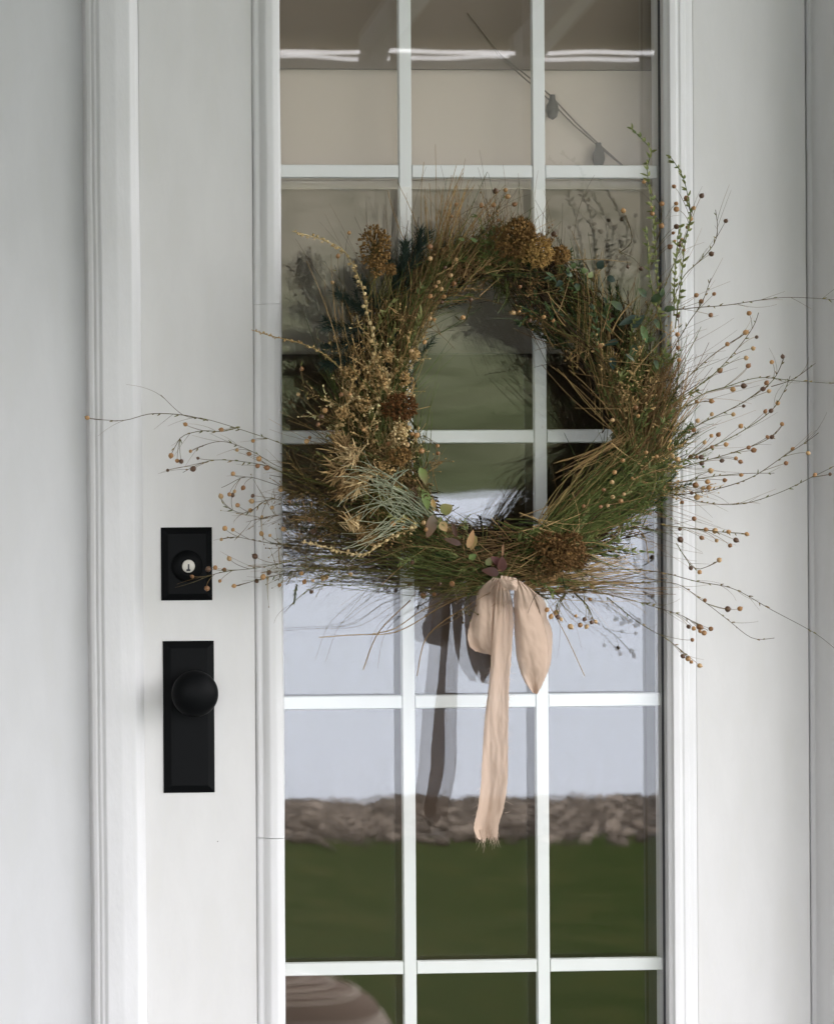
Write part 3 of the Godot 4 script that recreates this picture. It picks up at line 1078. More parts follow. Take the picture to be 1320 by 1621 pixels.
func flax() -> void:
	var stems := [
		[[560, 760], [500, 725], [440, 700], [400, 686], [350, 670], [320, 662], [290, 657], [255, 625]],
		[[330, 666], [290, 657], [240, 655], [200, 665], [170, 665], [143, 662]],
		[[550, 790], [480, 750], [440, 738], [400, 715], [360, 700], [335, 701], [305, 713]],
		[[545, 800], [440, 745], [400, 733], [345, 728], [315, 735], [290, 748]],
		[[380, 676], [350, 683], [320, 682], [290, 690], [279, 705], [272, 718]],
		[[550, 815], [470, 780], [430, 765], [390, 755], [360, 768], [351, 772]],
		[[550, 825], [480, 805], [430, 790], [390, 812], [360, 803], [350, 790]],
		[[600, 865], [500, 870], [440, 862], [400, 855], [375, 850], [354, 853]],
		[[620, 890], [520, 880], [440, 893], [400, 900], [350, 906], [306, 922]],
		[[640, 905], [560, 900], [480, 903], [420, 915], [374, 928]],
		[[690, 925], [620, 928], [560, 926], [510, 928], [480, 940], [450, 970]],
		[[560, 700], [520, 670], [490, 640], [478, 600], [476, 570]],
		[[560, 690], [540, 640], [545, 600], [560, 560], [545, 470], [530, 420]],
		[[640, 750], [610, 715], [590, 690], [570, 650], [560, 620]],
		[[640, 700], [665, 690], [680, 695], [693, 708]],
		[[660, 900], [660, 930], [675, 940], [690, 930]],
		[[680, 520], [690, 480], [705, 440], [722, 412]],
		[[715, 430], [700, 400], [712, 345], [722, 325]],
		[[700, 470], [685, 490], [682, 502]],
		[[780, 400], [770, 360], [785, 335], [800, 305]],
		[[980, 600], [900, 540], [850, 505], [815, 493]],
		[[960, 640], [955, 600], [950, 560]],
		[[1060, 640], [1120, 600], [1160, 560], [1190, 520], [1200, 495]],
		[[1040, 640], [1085, 600], [1130, 560], [1178, 528]],
		[[1060, 660], [1110, 625], [1150, 612], [1200, 598], [1260, 603], [1320, 607]],
		[[1060, 700], [1110, 670], [1170, 640], [1220, 605], [1240, 568]],
		[[1220, 612], [1255, 600], [1290, 575]],
		[[1060, 740], [1120, 710], [1170, 685], [1218, 652], [1240, 620], [1250, 595]],
		[[1060, 745], [1120, 728], [1180, 710], [1220, 692], [1237, 674]],
		[[1050, 770], [1110, 757], [1170, 750], [1225, 749]],
		[[1060, 785], [1130, 775], [1190, 755], [1240, 722], [1275, 700], [1295, 685]],
		[[1060, 780], [1110, 795], [1170, 798], [1230, 781], [1285, 755], [1320, 738]],
		[[1045, 830], [1080, 835], [1120, 840], [1182, 846]],
		[[960, 900], [1040, 905], [1100, 920], [1160, 932], [1220, 965], [1290, 1003], [1330, 1035]],
		[[900, 930], [980, 945], [1040, 962], [1080, 975], [1120, 998]],
		[[960, 945], [1010, 985], [1060, 1015], [1090, 1042]],
		[[880, 940], [960, 928], [1060, 922], [1110, 950], [1150, 980], [1190, 1010], [1225, 1010]],
		[[1060, 700], [1070, 620], [1074, 560], [1073, 500]],
		[[1060, 560], [1090, 510], [1110, 480], [1125, 440]],
		[[1060, 490], [1080, 440], [1110, 410], [1130, 385], [1135, 360], [1132, 332]],
		[[1060, 492], [1100, 487], [1150, 483], [1240, 471], [1330, 475]],
		[[1040, 480], [1065, 420], [1080, 385], [1093, 345], [1085, 315]],
		[[1030, 420], [1042, 370], [1046, 330], [1020, 292]],
		[[900, 935], [880, 960], [890, 985]],
		[[910, 940], [930, 960], [940, 985]],
		[[1000, 760], [985, 780], [960, 800]],
		[[1040, 700], [1015, 715], [985, 740]],
		[[1000, 690], [1005, 660], [1005, 640]],
		[[980, 400], [1000, 380], [990, 340]],
		[[720, 500], [735, 510], [745, 480]],
		[[1070, 860], [1100, 900], [1136, 888]],
		[[560, 940], [500, 990], [560, 1003], [620, 1001]],
		[[1120, 650], [1110, 800], [1090, 900], [1105, 1000]],
	]
	var slim := [1, 51]
	var curves := []
	var accs := []
	for k in stems.size():
		var z0 := 0.07
		var z1 := 0.10 if stems[k][stems[k].size() - 1][0] > 900 else 0.08
		if k == 51 or k == 52:
			continue
		var c := smooth(stems[k], z0, z1)
		curves.append(c)
		var acc := Acc.new()
		var green := mixc(MOSS, BROWN)
		acc.tube(c, 0.00075, 0.0004, green, mixc(BROWN, Color(0.09, 0.09, 0.06)), 4)
		# small scale leaves and side twigs
		for q in c.size() - 1:
			if rng.randf() < 0.45:
				var t := (c[q + 1] - c[q]).normalized()
				var d := (t * 0.9 + jit(0.7)).normalized()
				acc.leaf(c[q], d, Vector3(0.1, 0.2, 1), rng.randf_range(0.004, 0.008), 0.0014, mixc(MOSS, BROWN), mixc(GREEN, TAN))
			if rng.randf() < 0.16 and q > 3:
				var t := (c[q + 1] - c[q]).normalized()
				var d := (t + jit(0.6)).normalized()
				strand(acc, c[q], d, rng.randf_range(0.02, 0.055), 0.25, 0.0003, mixc(BROWN, MOSS), mixc(BROWN, TAN), 6)
		accs.append(acc)
	var pods := [
		[296, 673, 353, 680, 402, 697, 304, 713, 272, 719, 281, 727, 287, 728, 316, 726, 268, 744, 308, 741, 378, 712, 397, 719, 412, 728, 409, 737, 425, 741, 370, 751, 386, 770, 372, 776, 364, 781, 368, 786, 351, 788, 402, 785, 401, 794, 378, 801, 399, 807, 433, 802, 415, 816, 358, 838, 371, 840, 353, 853, 415, 847, 429, 849, 365, 886, 343, 899, 358, 902, 332, 901, 307, 913, 328, 929, 350, 918, 373, 927, 406, 882, 418, 913, 409, 919, 427, 904, 450, 840, 447, 776, 460, 796, 479, 907, 483, 919, 496, 920, 513, 913, 518, 912, 556, 909, 494, 936, 444, 924, 491, 822, 498, 839, 509, 857, 512, 820, 141, 662],
		[478, 586, 474, 626, 484, 658, 509, 660, 504, 672, 514, 650, 491, 695, 486, 701, 540, 625, 553, 625, 596, 676, 576, 680, 660, 689, 653, 687, 667, 713, 692, 705, 693, 717, 622, 713, 614, 703, 644, 705, 620, 831, 636, 836, 651, 891, 669, 940, 685, 940, 651, 925, 696, 925, 714, 925, 669, 829, 673, 840, 628, 588, 535, 408, 528, 449, 552, 371, 620, 725, 632, 730, 640, 718],
		[721, 411, 704, 423, 713, 436, 690, 454, 698, 458, 681, 470, 702, 470, 699, 479, 687, 506, 680, 504, 733, 503, 681, 391, 681, 409, 714, 345, 721, 326, 759, 327, 694, 447, 718, 449, 672, 540, 650, 558, 745, 475, 785, 305, 799, 303, 802, 313, 812, 324, 780, 327, 762, 327, 787, 350, 812, 495, 821, 493, 838, 507, 860, 502, 875, 508, 823, 455, 875, 372, 950, 549],
		[1020, 290, 1068, 297, 1109, 312, 1087, 316, 1047, 325, 1068, 324, 1072, 332, 1032, 330, 1033, 340, 1097, 331, 1093, 349, 1046, 360, 1068, 360, 1087, 362, 1063, 370, 1147, 352, 1123, 403, 1065, 383, 1078, 382, 1075, 389, 1080, 398, 1058, 392, 1128, 467, 1107, 478, 1100, 469, 993, 420, 1013, 423, 987, 336, 1073, 502, 1072, 530, 1073, 551, 1074, 570, 1122, 498, 1178, 528, 1149, 546, 1186, 498, 1195, 534, 1189, 552, 1178, 567, 1183, 581, 1137, 588, 1157, 616, 1174, 611, 1123, 635],
		[1238, 567, 1222, 575, 1182, 581, 1211, 608, 1205, 617, 1214, 620, 1124, 636, 1100, 637, 1174, 643, 1158, 656, 1125, 657, 1229, 640, 1218, 652, 1209, 653, 1170, 676, 1102, 668, 1097, 681, 1236, 673, 1212, 693, 1219, 693, 1124, 692, 1135, 690, 1146, 704, 1113, 702, 1182, 709, 1190, 713, 1252, 712, 1276, 717, 1241, 734, 1169, 730, 1162, 725, 1140, 729, 1108, 734, 1124, 709, 1107, 724, 1100, 724, 1091, 724, 1122, 746, 1144, 760, 1170, 752, 1117, 762, 1110, 773, 1119, 773, 1098, 768, 1092, 781, 1100, 787, 1078, 793, 1287, 753, 1311, 751, 1096, 822, 1114, 838, 1129, 840, 1132, 854, 1150, 842, 1162, 854, 1153, 862, 1179, 845, 1108, 850, 1075, 852, 1073, 837, 1136, 888, 1105, 904, 1092, 897, 1113, 949, 1149, 964, 1168, 964, 1088, 990, 1096, 993, 1105, 991, 1106, 997, 1113, 1000, 1123, 995, 1093, 1013, 1079, 1037, 1087, 1041, 1092, 1046, 1105, 1052],
		[970, 665, 1006, 646, 1009, 659, 987, 782, 970, 787, 982, 793, 962, 800, 951, 802, 1000, 758, 973, 747, 986, 729, 1022, 716, 1038, 722, 925, 801, 956, 776, 969, 764, 1058, 711, 1062, 720, 1073, 727, 873, 974, 881, 967, 883, 975, 887, 978, 901, 990, 909, 974, 916, 988, 926, 978, 929, 990, 936, 984, 941, 982, 867, 964, 934, 929, 931, 948],
	]
	# pod meshes: a round capsule with a short pointed tip and a calyx at its foot
	var shapes := []
	for k in 3:
		var r := [0.0029, 0.0033, 0.0039][k] as float
		shapes.append(lathe([Vector2(0.0, -r), Vector2(r * 0.5, -r * 0.86), Vector2(r * 0.87, -r * 0.5), Vector2(r, 0.0), Vector2(r * 0.88, r * 0.5), Vector2(r * 0.55, r * 0.86), Vector2(r * 0.2, r * 1.08), Vector2(0.0, r * 1.45)], 9))
	var tones := []
	for c in [[0.44, 0.25, 0.095], [0.36, 0.19, 0.07], [0.25, 0.12, 0.045], [0.48, 0.31, 0.14], [0.10, 0.05, 0.024]]:
		var m := plain(lin(c[0], c[1], c[2]), 0.5)
		m.clearcoat_enabled = true
		m.clearcoat = 0.15
		m.clearcoat_roughness = 0.4
		tones.append(m)
	var held := []
	for k in accs.size():
		held.append([])
	for list in pods:
		for q in list.size() / 2:
			var x: float = list[q * 2]
			var y: float = list[q * 2 + 1]
			var flat := L(x, y, 0.1)
			var best := 1e9
			var bk := 0
			var bi := 0
			for k in curves.size():
				var c: PackedVector3Array = curves[k]
				for s in range(2, c.size()):
					var dd := Vector2(c[s].x - flat.x, c[s].y - flat.y).length()
					if dd < best:
						best = dd
						bk = k
						bi = s
			var c2: PackedVector3Array = curves[bk]
			var at_z := c2[bi].z + origin.z + rng.randf_range(-0.008, 0.012)
			var inside := Vector2(x - 800, y - 650).length() < 300.0
			if inside:
				at_z = maxf(at_z, 0.122)
			var p := L(x, y, at_z)
			var back := maxi(0, bi - int(3 + best / 0.008 * 0.6))
			var from: Vector3 = c2[back] if best < 0.05 else p + Vector3(0, -0.03, -0.03)
			var mid := (from + p) / 2 + (c2[mini(back + 1, c2.size() - 1)] - c2[back]).normalized() * from.distance_to(p) * 0.25 + jit(0.002)
			var curve := bez(from, mid, p, 5)
			accs[bk].tube(curve, 0.00042, 0.0003, mixc(BROWN, MOSS), mixc(TAN, BROWN), 3)
			var dir := (curve[5] - curve[4]).normalized()
			held[bk].append([p + dir * 0.002, (dir + jit(0.3)).normalized()])
	for k in accs.size():
		var stem := put("flax_stem", accs[k].mesh(), M.stems, W)
		for h in held[k]:
			var pod := put("seed_pod", shapes[rng.randi() % 3], tones[mini(4, int(rng.randf() * 4.9))], stem)
			var z: Vector3 = h[1]
			var x := z.cross(Vector3(0.3, 0.9, 0.2)).normalized()
			var sz := rng.randf_range(0.78, 1.12)
			pod.transform = Transform3D(Basis(x * sz * rng.randf_range(0.85, 1.05), z.cross(x) * sz, z * sz * rng.randf_range(0.85, 1.1)), h[0])

# a dome of small dry florets
func flower_head(px: float, py: float, z: float, w: float, h: float, aim: Vector3, count: int, c1: Color, c2: Color, long := 0.006) -> void:
	var acc := Acc.new()
	var c := L(px, py, z)
	var rx := w / 1161.0
	var ry := h / 1161.0
	for k in count:
		var d := Vector3(rng.randfn(), rng.randfn(), rng.randfn()).normalized()
		if d.z < -0.3:
			d.z = -d.z
		var r := rng.randf_range(0.72, 1.05)
		var p := c + Vector3(d.x * rx, d.y * ry, d.z * (rx + ry) * 0.45) * r
		var out := (d * 0.8 + aim * 0.6 + jit(0.5)).normalized()
		var col := mixc(c1, c2, 0.3)
		if k % 3 == 0:
			acc.tube(bez(c - aim * 0.01, (c + p) / 2 + jit(0.003), p, 3), 0.0005, 0.0004, mixc(BROWN, MOSS), col, 3)
		if k % 5 < 3:
			acc.blob(p, out, rng.randf_range(0.0011, 0.0022), rng.randf_range(0.0014, 0.0028), col, col.lerp(c2, 0.5))
		else:
			for s in 3:
				acc.spike(p, p + (out + jit(0.7)).normalized() * long * rng.randf_range(0.5, 1.0), 0.0007, col, mixc(c1, c2, 0.3))
	for k in 7:
		var d := (-aim + jit(0.25)).normalized()
		strand(acc, c + jit(0.004), d, rng.randf_range(0.03, 0.06), 0.15, 0.0007, mixc(MOSS, BROWN), mixc(MOSS, BROWN))
	put("dried_flower_head", acc.mesh(), M.flowers, W)

# a flower whose long papery bracts all lean one way
func straw_flower(px: float, py: float, z: float, size: float, aim: Vector3, count: int, c1: Color, c2: Color) -> void:
	var acc := Acc.new()
	var c := L(px, py, z)
	var r := size / 1161.0
	for k in count:
		var d := (aim + jit(0.75)).normalized()
		d.z = d.z * 0.7 + 0.2
		var p := c + jit(r * 0.45)
		var col := mixc(c1, c2, 0.25)
		acc.leaf(p, d.normalized(), Vector3(0.2, 0.3, 1), r * rng.randf_range(0.6, 1.2), 0.0013, col.lerp(RUST, 0.5), col, rng.randf_range(-0.5, 0.7), 0.4)
	put("dried_flower_head", acc.mesh(), M.flowers, W)

func flower_spike(path: Array, z0: float, z1: float, c1: Color, c2: Color, fat: float, called := "flower_spike") -> void:
	var acc := Acc.new()
	var c := smooth(path, z0, z1)
	acc.tube(c, 0.0011, 0.0006, mixc(MOSS, TAN), mixc(c1, c2), 4)
	for q in c.size() - 1:
		var f := float(q) / c.size()
		var size := fat * lerpf(1.0, 0.45, f)
		var t := (c[q + 1] - c[q]).normalized()
		for s in 3:
			if rng.randf() < 0.2:
				continue
			var d := (t * 0.4 + jit(1.0)).normalized()
			var p := c[q].lerp(c[q + 1], rng.randf()) + d * size * 0.6
			var col := mixc(c1, c2, 0.2)
			acc.tube(PackedVector3Array([c[q], p]), 0.0004, 0.0004, mixc(MOSS, TAN), col, 3)
			if s == 0:
				acc.blob(p, d, size * 0.42, size * 0.5, col, col.lerp(CREAM, 0.4))
			for k in 4:
				acc.spike(p, p + (d + jit(0.9)).normalized() * size * rng.randf_range(0.5, 0.95), 0.0008, col, col.lerp(CREAM, 0.4))
	put(called, acc.mesh(), M.flowers, W)

func blossoms() -> void:
	var up := Vector3(0, 1, 0.3).normalized()
	var face := Vector3(0.1, 0.3, 0.9).normalized()
	flower_head(592, 392, 0.155, 24, 34, up, 330, RUST, GOLD)
	flower_head(596, 420, 0.15, 12, 18, up, 90, RUST, GOLD)
	flower_head(617, 428, 0.13, 9, 9, up, 70, RUST, GOLD)
	flower_head(815, 380, 0.12, 34, 28, up, 420, RUST, GOLD, 0.009)
	flower_head(848, 398, 0.125, 26, 24, face, 330, GOLD, Color(0.42, 0.27, 0.09), 0.010)
	flower_head(823, 362, 0.12, 20, 16, up, 180, RUST, GOLD, 0.009)
	flower_head(886, 404, 0.115, 15, 14, up, 200, RUST, GOLD, 0.007)
	flower_head(632, 645, 0.13, 27, 21, face, 340, RUST, Color(0.12, 0.05, 0.015))
	flower_head(633, 722, 0.125, 17, 15, face, 160, RUST, GOLD)
	flower_head(630, 688, 0.125, 14, 20, up, 110, GOLD, CREAM)
	var dull := Color(0.17, 0.095, 0.035)
	flower_head(868, 862, 0.115, 27, 19, face, 210, RUST, dull, 0.009)
	flower_head(900, 864, 0.118, 24, 22, face, 210, RUST, dull, 0.009)
	flower_head(884, 888, 0.118, 30, 16, face, 200, RUST, dull, 0.009)
	flower_head(914, 884, 0.112, 16, 15, face, 100, RUST, dull, 0.010)
	flower_head(892, 874, 0.122, 18, 14, face, 90, RUST, Color(0.24, 0.14, 0.05), 0.010)
	flower_head(865, 905, 0.11, 22, 16, face, 160, RUST, TAN)
	flower_head(700, 400, 0.1, 16, 10, up, 80, BROWN, TAN)
	straw_flower(540, 708, 0.115, 22, Vector3(-0.2, 0.8, 0.4), 70, BROWN, STRAW)
	straw_flower(560, 722, 0.12, 24, Vector3(-0.5, 0.2, 0.5), 80, TAN, CREAM)
	straw_flower(540, 745, 0.115, 24, Vector3(-0.5, -0.3, 0.6), 90, BROWN, STRAW)
	straw_flower(570, 760, 0.122, 22, Vector3(-0.5, -0.5, 0.5), 80, GOLD, CREAM)
	straw_flower(548, 775, 0.115, 20, Vector3(-0.4, -0.5, 0.5), 70, RUST, STRAW)
	straw_flower(592, 748, 0.12, 18, Vector3(-0.7, -0.2, 0.5), 50, TAN, CREAM)
	straw_flower(560, 836, 0.12, 20, Vector3(-0.2, 0.9, 0.4), 60, GOLD, CREAM)
	straw_flower(573, 856, 0.12, 20, Vector3(0.6, 0.2, 0.5), 70, RUST, STRAW)
	flower_spike([[600, 660], [603, 600], [592, 545], [583, 500], [572, 450], [556, 415], [540, 393], [505, 378], [463, 366]], 0.11, 0.135, STRAW, CREAM, 0.0085)
	for f in [[[560, 650], [572, 610], [600, 560]], [[612, 720], [626, 680], [642, 620]], [[530, 690], [546, 650], [560, 600]], [[600, 640], [585, 590], [556, 566]], [[640, 690], [650, 640], [655, 600]], [[590, 700], [570, 670], [540, 640]], [[620, 600], [640, 560], [652, 520]]]:
		flower_spike(f, 0.105, 0.125, GOLD, STRAW, 0.0075)
	for f in [[600, 602, 14], [575, 640, 12], [612, 565, 10], [556, 590, 12], [640, 600, 10], [540, 655, 10], [610, 745, 14], [655, 560, 8]]:
		flower_head(f[0], f[1], 0.12, f[2], f[2], face, 60, GOLD, STRAW, 0.006)
	flower_spike([[622, 650], [615, 610], [608, 580]], 0.115, 0.12, STRAW, CREAM, 0.007)
	flower_spike([[570, 620], [540, 585], [512, 560], [475, 543], [430, 532], [398, 522]], 0.10, 0.11, GOLD, STRAW, 0.006)
	flower_spike([[660, 835], [620, 850], [580, 876], [545, 874], [500, 862], [478, 858]], 0.115, 0.12, STRAW, CREAM, 0.007)
	flower_spike([[660, 830], [640, 820], [612, 838]], 0.115, 0.12, STRAW, Color(0.5, 0.45, 0.2), 0.006)

func foliage() -> void:
	# tall green sprigs on the hinge side
	for path in [[[1046, 520], [1040, 450], [1036, 380], [1031, 320], [1024, 270], [1030, 240], [1020, 225], [1000, 205]], [[1048, 520], [1028, 440], [1024, 370]], [[1068, 520], [1078, 440], [1083, 390], [1092, 340], [1086, 300], [1078, 275], [1062, 250]], [[1066, 500], [1068, 430], [1074, 360]]]:
		var acc := Acc.new()
		var c := smooth(path, 0.09, 0.12)
		acc.tube(c, 0.001, 0.0005, MOSS, GREEN, 4)
		for q in range(2, c.size()):
			for s in 2:
				var t := (c[q] - c[q - 1]).normalized()
				var d := (t * 1.0 + jit(0.9)).normalized()
				acc.leaf(c[q], d, Vector3(0.2, 0.2, 1), rng.randf_range(0.005, 0.011), rng.randf_range(0.0025, 0.004), mixc(MOSS, GREEN), Color(0.2, 0.22, 0.07), 0.2, 0.3)
		put("green_sprig", acc.mesh(), M.leaves, W)
	# dark broad leaves: [x, y, dx, dy, length, width, first colour, second colour]
	var dark := Color(0.012, 0.030, 0.018)
	var list := [
		[1030, 478, 0.7, 0.5, 32, 18, dark, GREEN], [1022, 470, -0.6, 0.6, 26, 16, dark, GREEN], [1050, 492, 0.8, 0.3, 26, 14, dark, GREEN], [1010, 500, -0.9, -0.4, 50, 16, dark, BLUEGREEN],
		[1000, 520, 0.6, 0.7, 40, 15, dark, BLUEGREEN], [1015, 515, 0.3, -1.0, 40, 15, GREEN, Color(0.12, 0.2, 0.08)], [985, 490, -0.8, 0.5, 34, 18, dark, GREEN], [1005, 545, -0.3, -1.0, 30, 17, dark, GREEN],
		[990, 560, 0.7, -0.6, 26, 8, BLUEGREEN, Color(0.2, 0.28, 0.2)], [1035, 505, 0.5, -0.8, 24, 13, dark, GREEN], [1046, 470, 0.2, 1.0, 20, 12, dark, GREEN], [1035, 570, 0.3, -0.7, 22, 12, dark, GREEN],
		[1050, 565, 0.7, 0.3, 18, 12, GREEN, MOSS], [978, 540, -0.7, -0.2, 32, 14, dark, PINE], [968, 565, 0.1, -1.0, 28, 15, dark, PINE], [1020, 540, 0.6, 0.2, 24, 12, dark, GREEN],
		[664, 740, 0.3, -0.8, 40, 20, Color(0.16, 0.24, 0.06), Color(0.14, 0.09, 0.04)], [668, 775, 0.35, -0.9, 44, 22, Color(0.15, 0.23, 0.06), Color(0.11, 0.14, 0.04)], [698, 812, 0.7, 0.5, 28, 26, Color(0.22, 0.25, 0.09), Color(0.30, 0.25, 0.10)],
		[686, 815, -0.25, -1.0, 50, 24, Color(0.13, 0.11, 0.075), Color(0.17, 0.09, 0.05)], [697, 826, 0.5, -0.8, 24, 18, Color(0.45, 0.34, 0.16), Color(0.42, 0.26, 0.12)], [684, 790, 0.2, -1.0, 26, 10, Color(0.45, 0.28, 0.09), Color(0.4, 0.3, 0.14)],
		[655, 770, -0.1, -1.0, 46, 16, Color(0.12, 0.07, 0.035), Color(0.10, 0.06, 0.03)], [740, 868, 0.3, 0.9, 40, 15, Color(0.40, 0.26, 0.12), Color(0.34, 0.18, 0.08)], [748, 845, -0.1, -1.0, 34, 20, Color(0.28, 0.25, 0.08), Color(0.36, 0.22, 0.10)],
		[742, 885, 0.6, 0.4, 18, 14, Color(0.16, 0.22, 0.06), GREEN], [770, 895, 0.3, 0.6, 18, 14, Color(0.16, 0.2, 0.07), Color(0.1, 0.06, 0.03)], [795, 898, -0.6, 0.55, 34, 20, Color(0.06, 0.018, 0.015), Color(0.10, 0.035, 0.028)],
		[792, 906, 0.1, 1.0, 34, 22, Color(0.055, 0.018, 0.014), Color(0.09, 0.035, 0.025)], [790, 908, -0.9, 0.2, 38, 20, Color(0.05, 0.02, 0.015), Color(0.07, 0.03, 0.02)], [795, 880, 0.05, 1.0, 26, 5, Color(0.3, 0.17, 0.09), Color(0.26, 0.15, 0.08)],
		[722, 850, -0.3, 0.9, 34, 10, Color(0.06, 0.022, 0.018), BROWN], [730, 862, -0.8, 0.3, 40, 14, Color(0.06, 0.025, 0.02), BROWN],
		[880, 420, 0.5, 0.4, 16, 12, GREEN, Color(0.14, 0.2, 0.09)], [895, 432, 0.8, -0.3, 16, 12, BLUEGREEN, Color(0.16, 0.22, 0.14)], [905, 425, 0.4, 0.7, 14, 12, GREEN, Color(0.16, 0.22, 0.1)], [920, 430, 0.7, 0.2, 15, 12, GREEN, Color(0.2, 0.26, 0.12)],
		[932, 440, 0.3, 0.6, 15, 12, Color(0.2, 0.26, 0.11), Color(0.3, 0.32, 0.16)], [890, 445, -0.6, -0.5, 18, 13, dark, BLUEGREEN], [912, 448, 0.2, -0.8, 18, 13, dark, GREEN], [945, 425, 0.4, 0.5, 22, 18, dark, PINE], [960, 440, 0.8, -0.2, 20, 16, dark, PINE],
		[775, 385, -0.8, 0.3, 16, 8, GREEN, MOSS], [755, 383, -0.7, 0.4, 16, 8, GREEN, Color(0.14, 0.2, 0.07)], [735, 380, -0.8, 0.2, 14, 8, GREEN, MOSS],
	]
	for q in list.size():
		var f = list[q]
		var acc := Acc.new()
		var z := 0.115 if f[0] < 900 else 0.105
		var p := L(f[0], f[1], z + 0.004 * (q % 3))
		var small := 0.72 if f[0] > 870 else 0.74
		acc.leaf(p, Vector3(f[2], f[3], 0.15).normalized(), Vector3(rng.randf_range(-0.4, 0.4), 0.35, 1).normalized(), f[4] * small / 1161.0, f[5] * small / 1161.0, f[6], f[7], rng.randf_range(0.05, 0.3), rng.randf_range(0.15, 0.45))
		put("leaf", acc.mesh(), M.leaves, W)
	# silvery wiry herb, lower left
	var wire := Acc.new()
	var pale := Color(0.42, 0.44, 0.31)
	for f in [[690, 812, 610, 738, 555, 762, 9], [676, 815, 612, 762, 560, 800, 8], [655, 825, 606, 800, 590, 770, 7], [660, 815, 590, 730, 545, 780, 7], [650, 826, 620, 828, 575, 846, 8], [640, 800, 600, 840, 560, 870, 6], [625, 770, 585, 745, 560, 735, 6], [640, 740, 600, 770, 620, 800, 5]]:
		for k in int(f[6]):
			var a := L(f[0], f[1], 0.112) + jit(0.010)
			var m := L(f[2], f[3], 0.14) + jit(0.016)
			var t := L(f[4], f[5], 0.125) + jit(0.022)
			wire.tube(bez(a, m, t, 9), 0.0009, 0.00035, mixc(pale, Color(0.2, 0.24, 0.15)), mixc(pale, Color(0.5, 0.5, 0.34)), 3)
	put("silver_herb", wire.mesh(), M.leaves, W)
	# long bare straw that crosses the pane below, and long curved blades
	var straw := Acc.new()
	for path in [[[740, 940], [690, 965], [650, 990], [615, 1003], [560, 1005], [505, 1009]], [[720, 945], [670, 965], [625, 995], [590, 1003]], [[740, 960], [700, 985], [672, 1015], [660, 1070]], [[870, 960], [895, 1005], [925, 1070]], [[650, 950], [600, 1000], [575, 1060]], [[1000, 830], [1020, 850], [1026, 890]]]:
		straw.tube(smooth(path, 0.08, 0.085), 0.0007, 0.0006, mixc(BROWN, TAN), mixc(TAN, STRAW), 4)
	put("loose_grass", straw.mesh(), M.stems, W)

# ---------- the ribbon ----------
func cloth(lefts: Array, rights: Array, z: float, arch: float, folds: float, phase: float, nu := 22, nv := 60, ragged := 0.0) -> Mesh:
	var cl := Curve2D.new()
	var cr := Curve2D.new()
	for side in 2:
		var src := lefts if side == 0 else rights
		var c := cl if side == 0 else cr
		for k in src.size():
			var p := Vector2(src[k][0], src[k][1])
			var a := Vector2(src[maxi(k - 1, 0)][0], src[maxi(k - 1, 0)][1])
			var b := Vector2(src[mini(k + 1, src.size() - 1)][0], src[mini(k + 1, src.size() - 1)][1])
			c.add_point(p, (a - b) / 6, (b - a) / 6)
	var st := SurfaceTool.new()
	st.begin(Mesh.PRIMITIVE_TRIANGLES)
	st.set_smooth_group(0)
	var wob := noise(0.35, 3, int(phase * 10) + 5)
	var grid := []
	for b in nv + 1:
		var f := float(b) / nv
		var lp := cl.sample_baked(cl.get_baked_length() * f, true)
		var rp := cr.sample_baked(cr.get_baked_length() * f, true)
		var row := []
		for a in nu + 1:
			var u := float(a) / nu
			var p := lp.lerp(rp, u)
			var zz := z + arch * sin(PI * u) * sin(PI * clampf(f * 0.9 + 0.1, 0, 1))
			zz += 0.038 * (1.0 - smoothstep(0.02, 0.3 if nv < 100 else 0.1, f)) * (1.0 if nv > 20 else 0.0)
			zz += folds * (sin(u * 6.5 + phase + f * 1.2) * 0.8 + sin(u * 11.0 + phase * 2.0 - f * 2.5) * 0.25 * sin(f * 5.0 + phase)) * smoothstep(0.0, 0.12, f)
			zz += folds * 0.35 * (absf(sin(u * 5.0 + phase * 3.0 + sin(f * 4.0 + phase) * 0.8)) - 0.6) + 0.0022 * maxf(0.0, 1.0 - f * 4.0) * sin(u * 24.0 + phase)
			zz += 0.0011 * wob.get_noise_2d(u * 9.0, f * 20.0) + 0.0012 * wob.get_noise_2d(u * 4.0, f * 9.0)
			if ragged > 0.0 and b == nv:
				p.y += rng.randf_range(-ragged, ragged)
			if a == 0 or a == nu:
				p.x += rng.randf_range(-0.5, 0.5)
			row.append(P(p.x, p.y, zz))
		grid.append(row)
	for b in nv:
		for a in nu:
			quad(st, grid[b][a], grid[b][a + 1], grid[b + 1][a + 1], grid[b + 1][a])
	st.index()
	st.generate_normals()
	return st.commit()

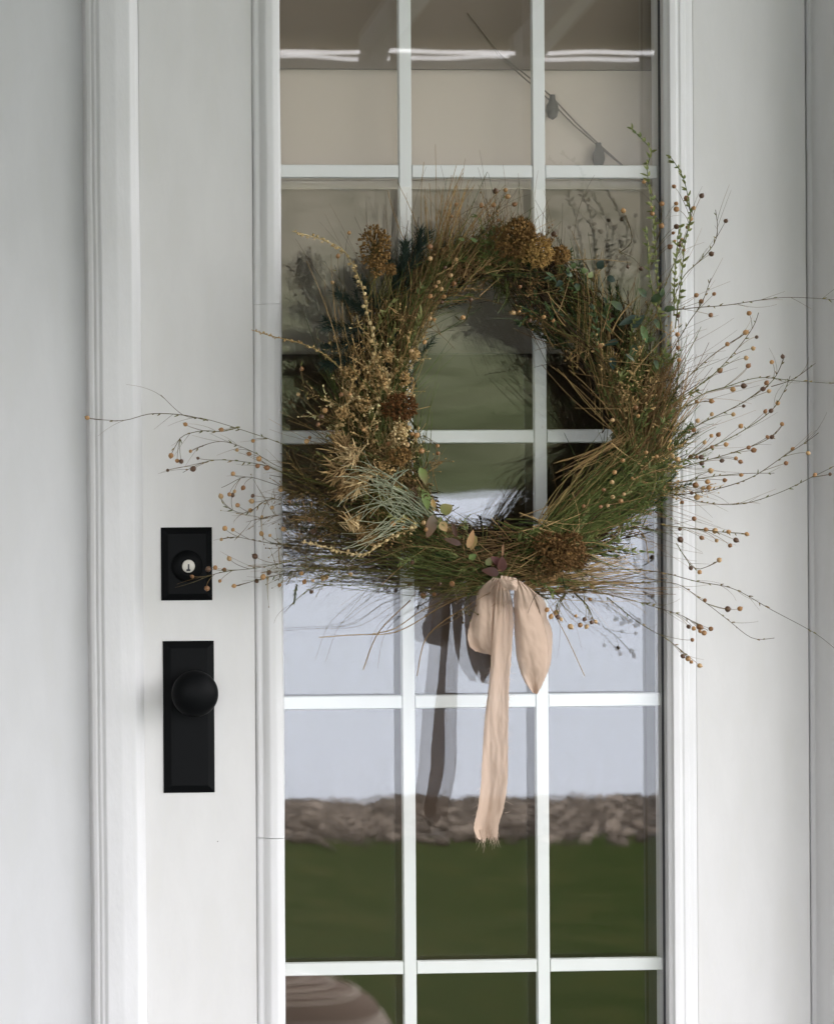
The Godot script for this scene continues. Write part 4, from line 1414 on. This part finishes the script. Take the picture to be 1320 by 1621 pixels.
func ribbon() -> void:
	var o := P(805, 925, 0.125)
	var r := thing("ribbon_bow", o, "blush silk ribbon tied at the foot of the wreath, one long frayed tail", "ribbon")
	var silk := plain(lin(0.55, 0.41, 0.312), 0.8)
	silk.cull_mode = BaseMaterial3D.CULL_DISABLED
	silk.backlight_enabled = true
	silk.backlight = Color(0.42, 0.32, 0.25)
	silk.albedo_color.a = 0.93
	silk.transparency = BaseMaterial3D.TRANSPARENCY_ALPHA
	silk.rim_enabled = true
	silk.rim = 0.3
	silk.normal_enabled = true
	silk.normal_texture = bump_texture(0.08, 3.0, 91)
	silk.normal_scale = 0.15
	silk.uv1_triplanar = true
	silk.uv1_scale = Vector3(30, 8, 30)
	var zf := 0.09
	var pieces := [
		["loop", cloth([[780, 914], [757, 936], [751, 965], [744, 985], [740, 1005], [743, 1022], [752, 1031]], [[794, 916], [789, 940], [784, 965], [782, 990], [781, 1010], [781, 1028], [781, 1038]], zf - 0.006, 0.020, 0.007, 1.0, 24, 50, 0.6)],
		["loop", cloth([[790, 918], [776, 945], [768, 985], [762, 1005], [764, 1018], [770, 1025]], [[800, 918], [795, 945], [793, 985], [792, 1005], [791, 1018], [790, 1028]], zf - 0.018, -0.006, 0.003, 2.2)],
		["loop", cloth([[815, 917], [813, 950], [814, 998], [816, 1028], [821, 1056], [830, 1079], [843, 1097]], [[824, 920], [840, 936], [850, 962], [859, 985], [866, 1020], [864, 1060], [850, 1099]], zf - 0.002, 0.022, 0.006, 0.3)],
		["loop", cloth([[822, 921], [836, 940], [842, 970], [848, 1000], [850, 1030], [848, 1065], [845, 1097]], [[828, 922], [861, 951], [866, 978], [873, 996], [874, 1020], [869, 1058], [851, 1098]], zf - 0.016, 0.006, 0.003, 3.1)],
		["loop", cloth([[818, 922], [818, 960], [822, 1010], [826, 1040], [833, 1065], [840, 1085]], [[830, 925], [852, 960], [866, 1010], [866, 1040], [860, 1065], [852, 1085]], zf - 0.024, -0.008, 0.003, 4.4)],
		["tail", cloth([[788, 922], [783, 950], [781, 985], [779, 1012], [777, 1042], [774, 1080], [770, 1115], [766, 1150], [763, 1200], [761, 1240], [757, 1275], [750, 1310], [757, 1330]], [[802, 922], [810, 950], [813, 985], [811, 1012], [809, 1042], [806, 1080], [805, 1115], [804, 1150], [804, 1200], [803, 1240], [798, 1275], [790, 1303], [787, 1328]], zf + 0.004, 0.008, 0.0055, 0.6, 26, 130, 5.0)],
	]
	for p in pieces:
		var m := put(p[0], p[1], silk, r)
		m.position = -o
	# the knot
	var kn := Acc.new()
	var knot := put("knot", cloth([[793, 911], [792, 918], [793, 926], [797, 933]], [[818, 915], [819, 922], [819, 929], [817, 935]], zf + 0.045, 0.009, 0.003, 1.7, 18, 18), silk, r)
	knot.position = -o
	# frayed threads at the tail's end and along its edges
	var c := Color(0.56, 0.43, 0.33)
	for k in 70:
		var u := rng.randf()
		var a := P(lerpf(752, 789, u), lerpf(1318, 1318, u) + rng.randf_range(-8, 8), zf + 0.006) - o
		strand(kn, a, (Vector3(rng.randf_range(-0.3, 0.3), -1, 0.1)).normalized(), rng.randf_range(0.006, 0.018), 0.3, 0.00022, c, c, 4)
	for k in 130:
		var f := rng.randf()
		var left := k % 2 == 0
		var x := lerpf(776 if left else 807, 757 if left else 799, f)
		var a := P(x, lerpf(1050, 1290, f), zf + 0.005) - o
		strand(kn, a, Vector3(-1 if left else 1, rng.randf_range(-1.2, 0.6), 0.1).normalized(), rng.randf_range(0.002, 0.008), 0.5, 0.00018, c, c, 3)
	var th := put("frayed_thread", kn.mesh(), M.flowers, r)
	th.set_meta("kind", "stuff")
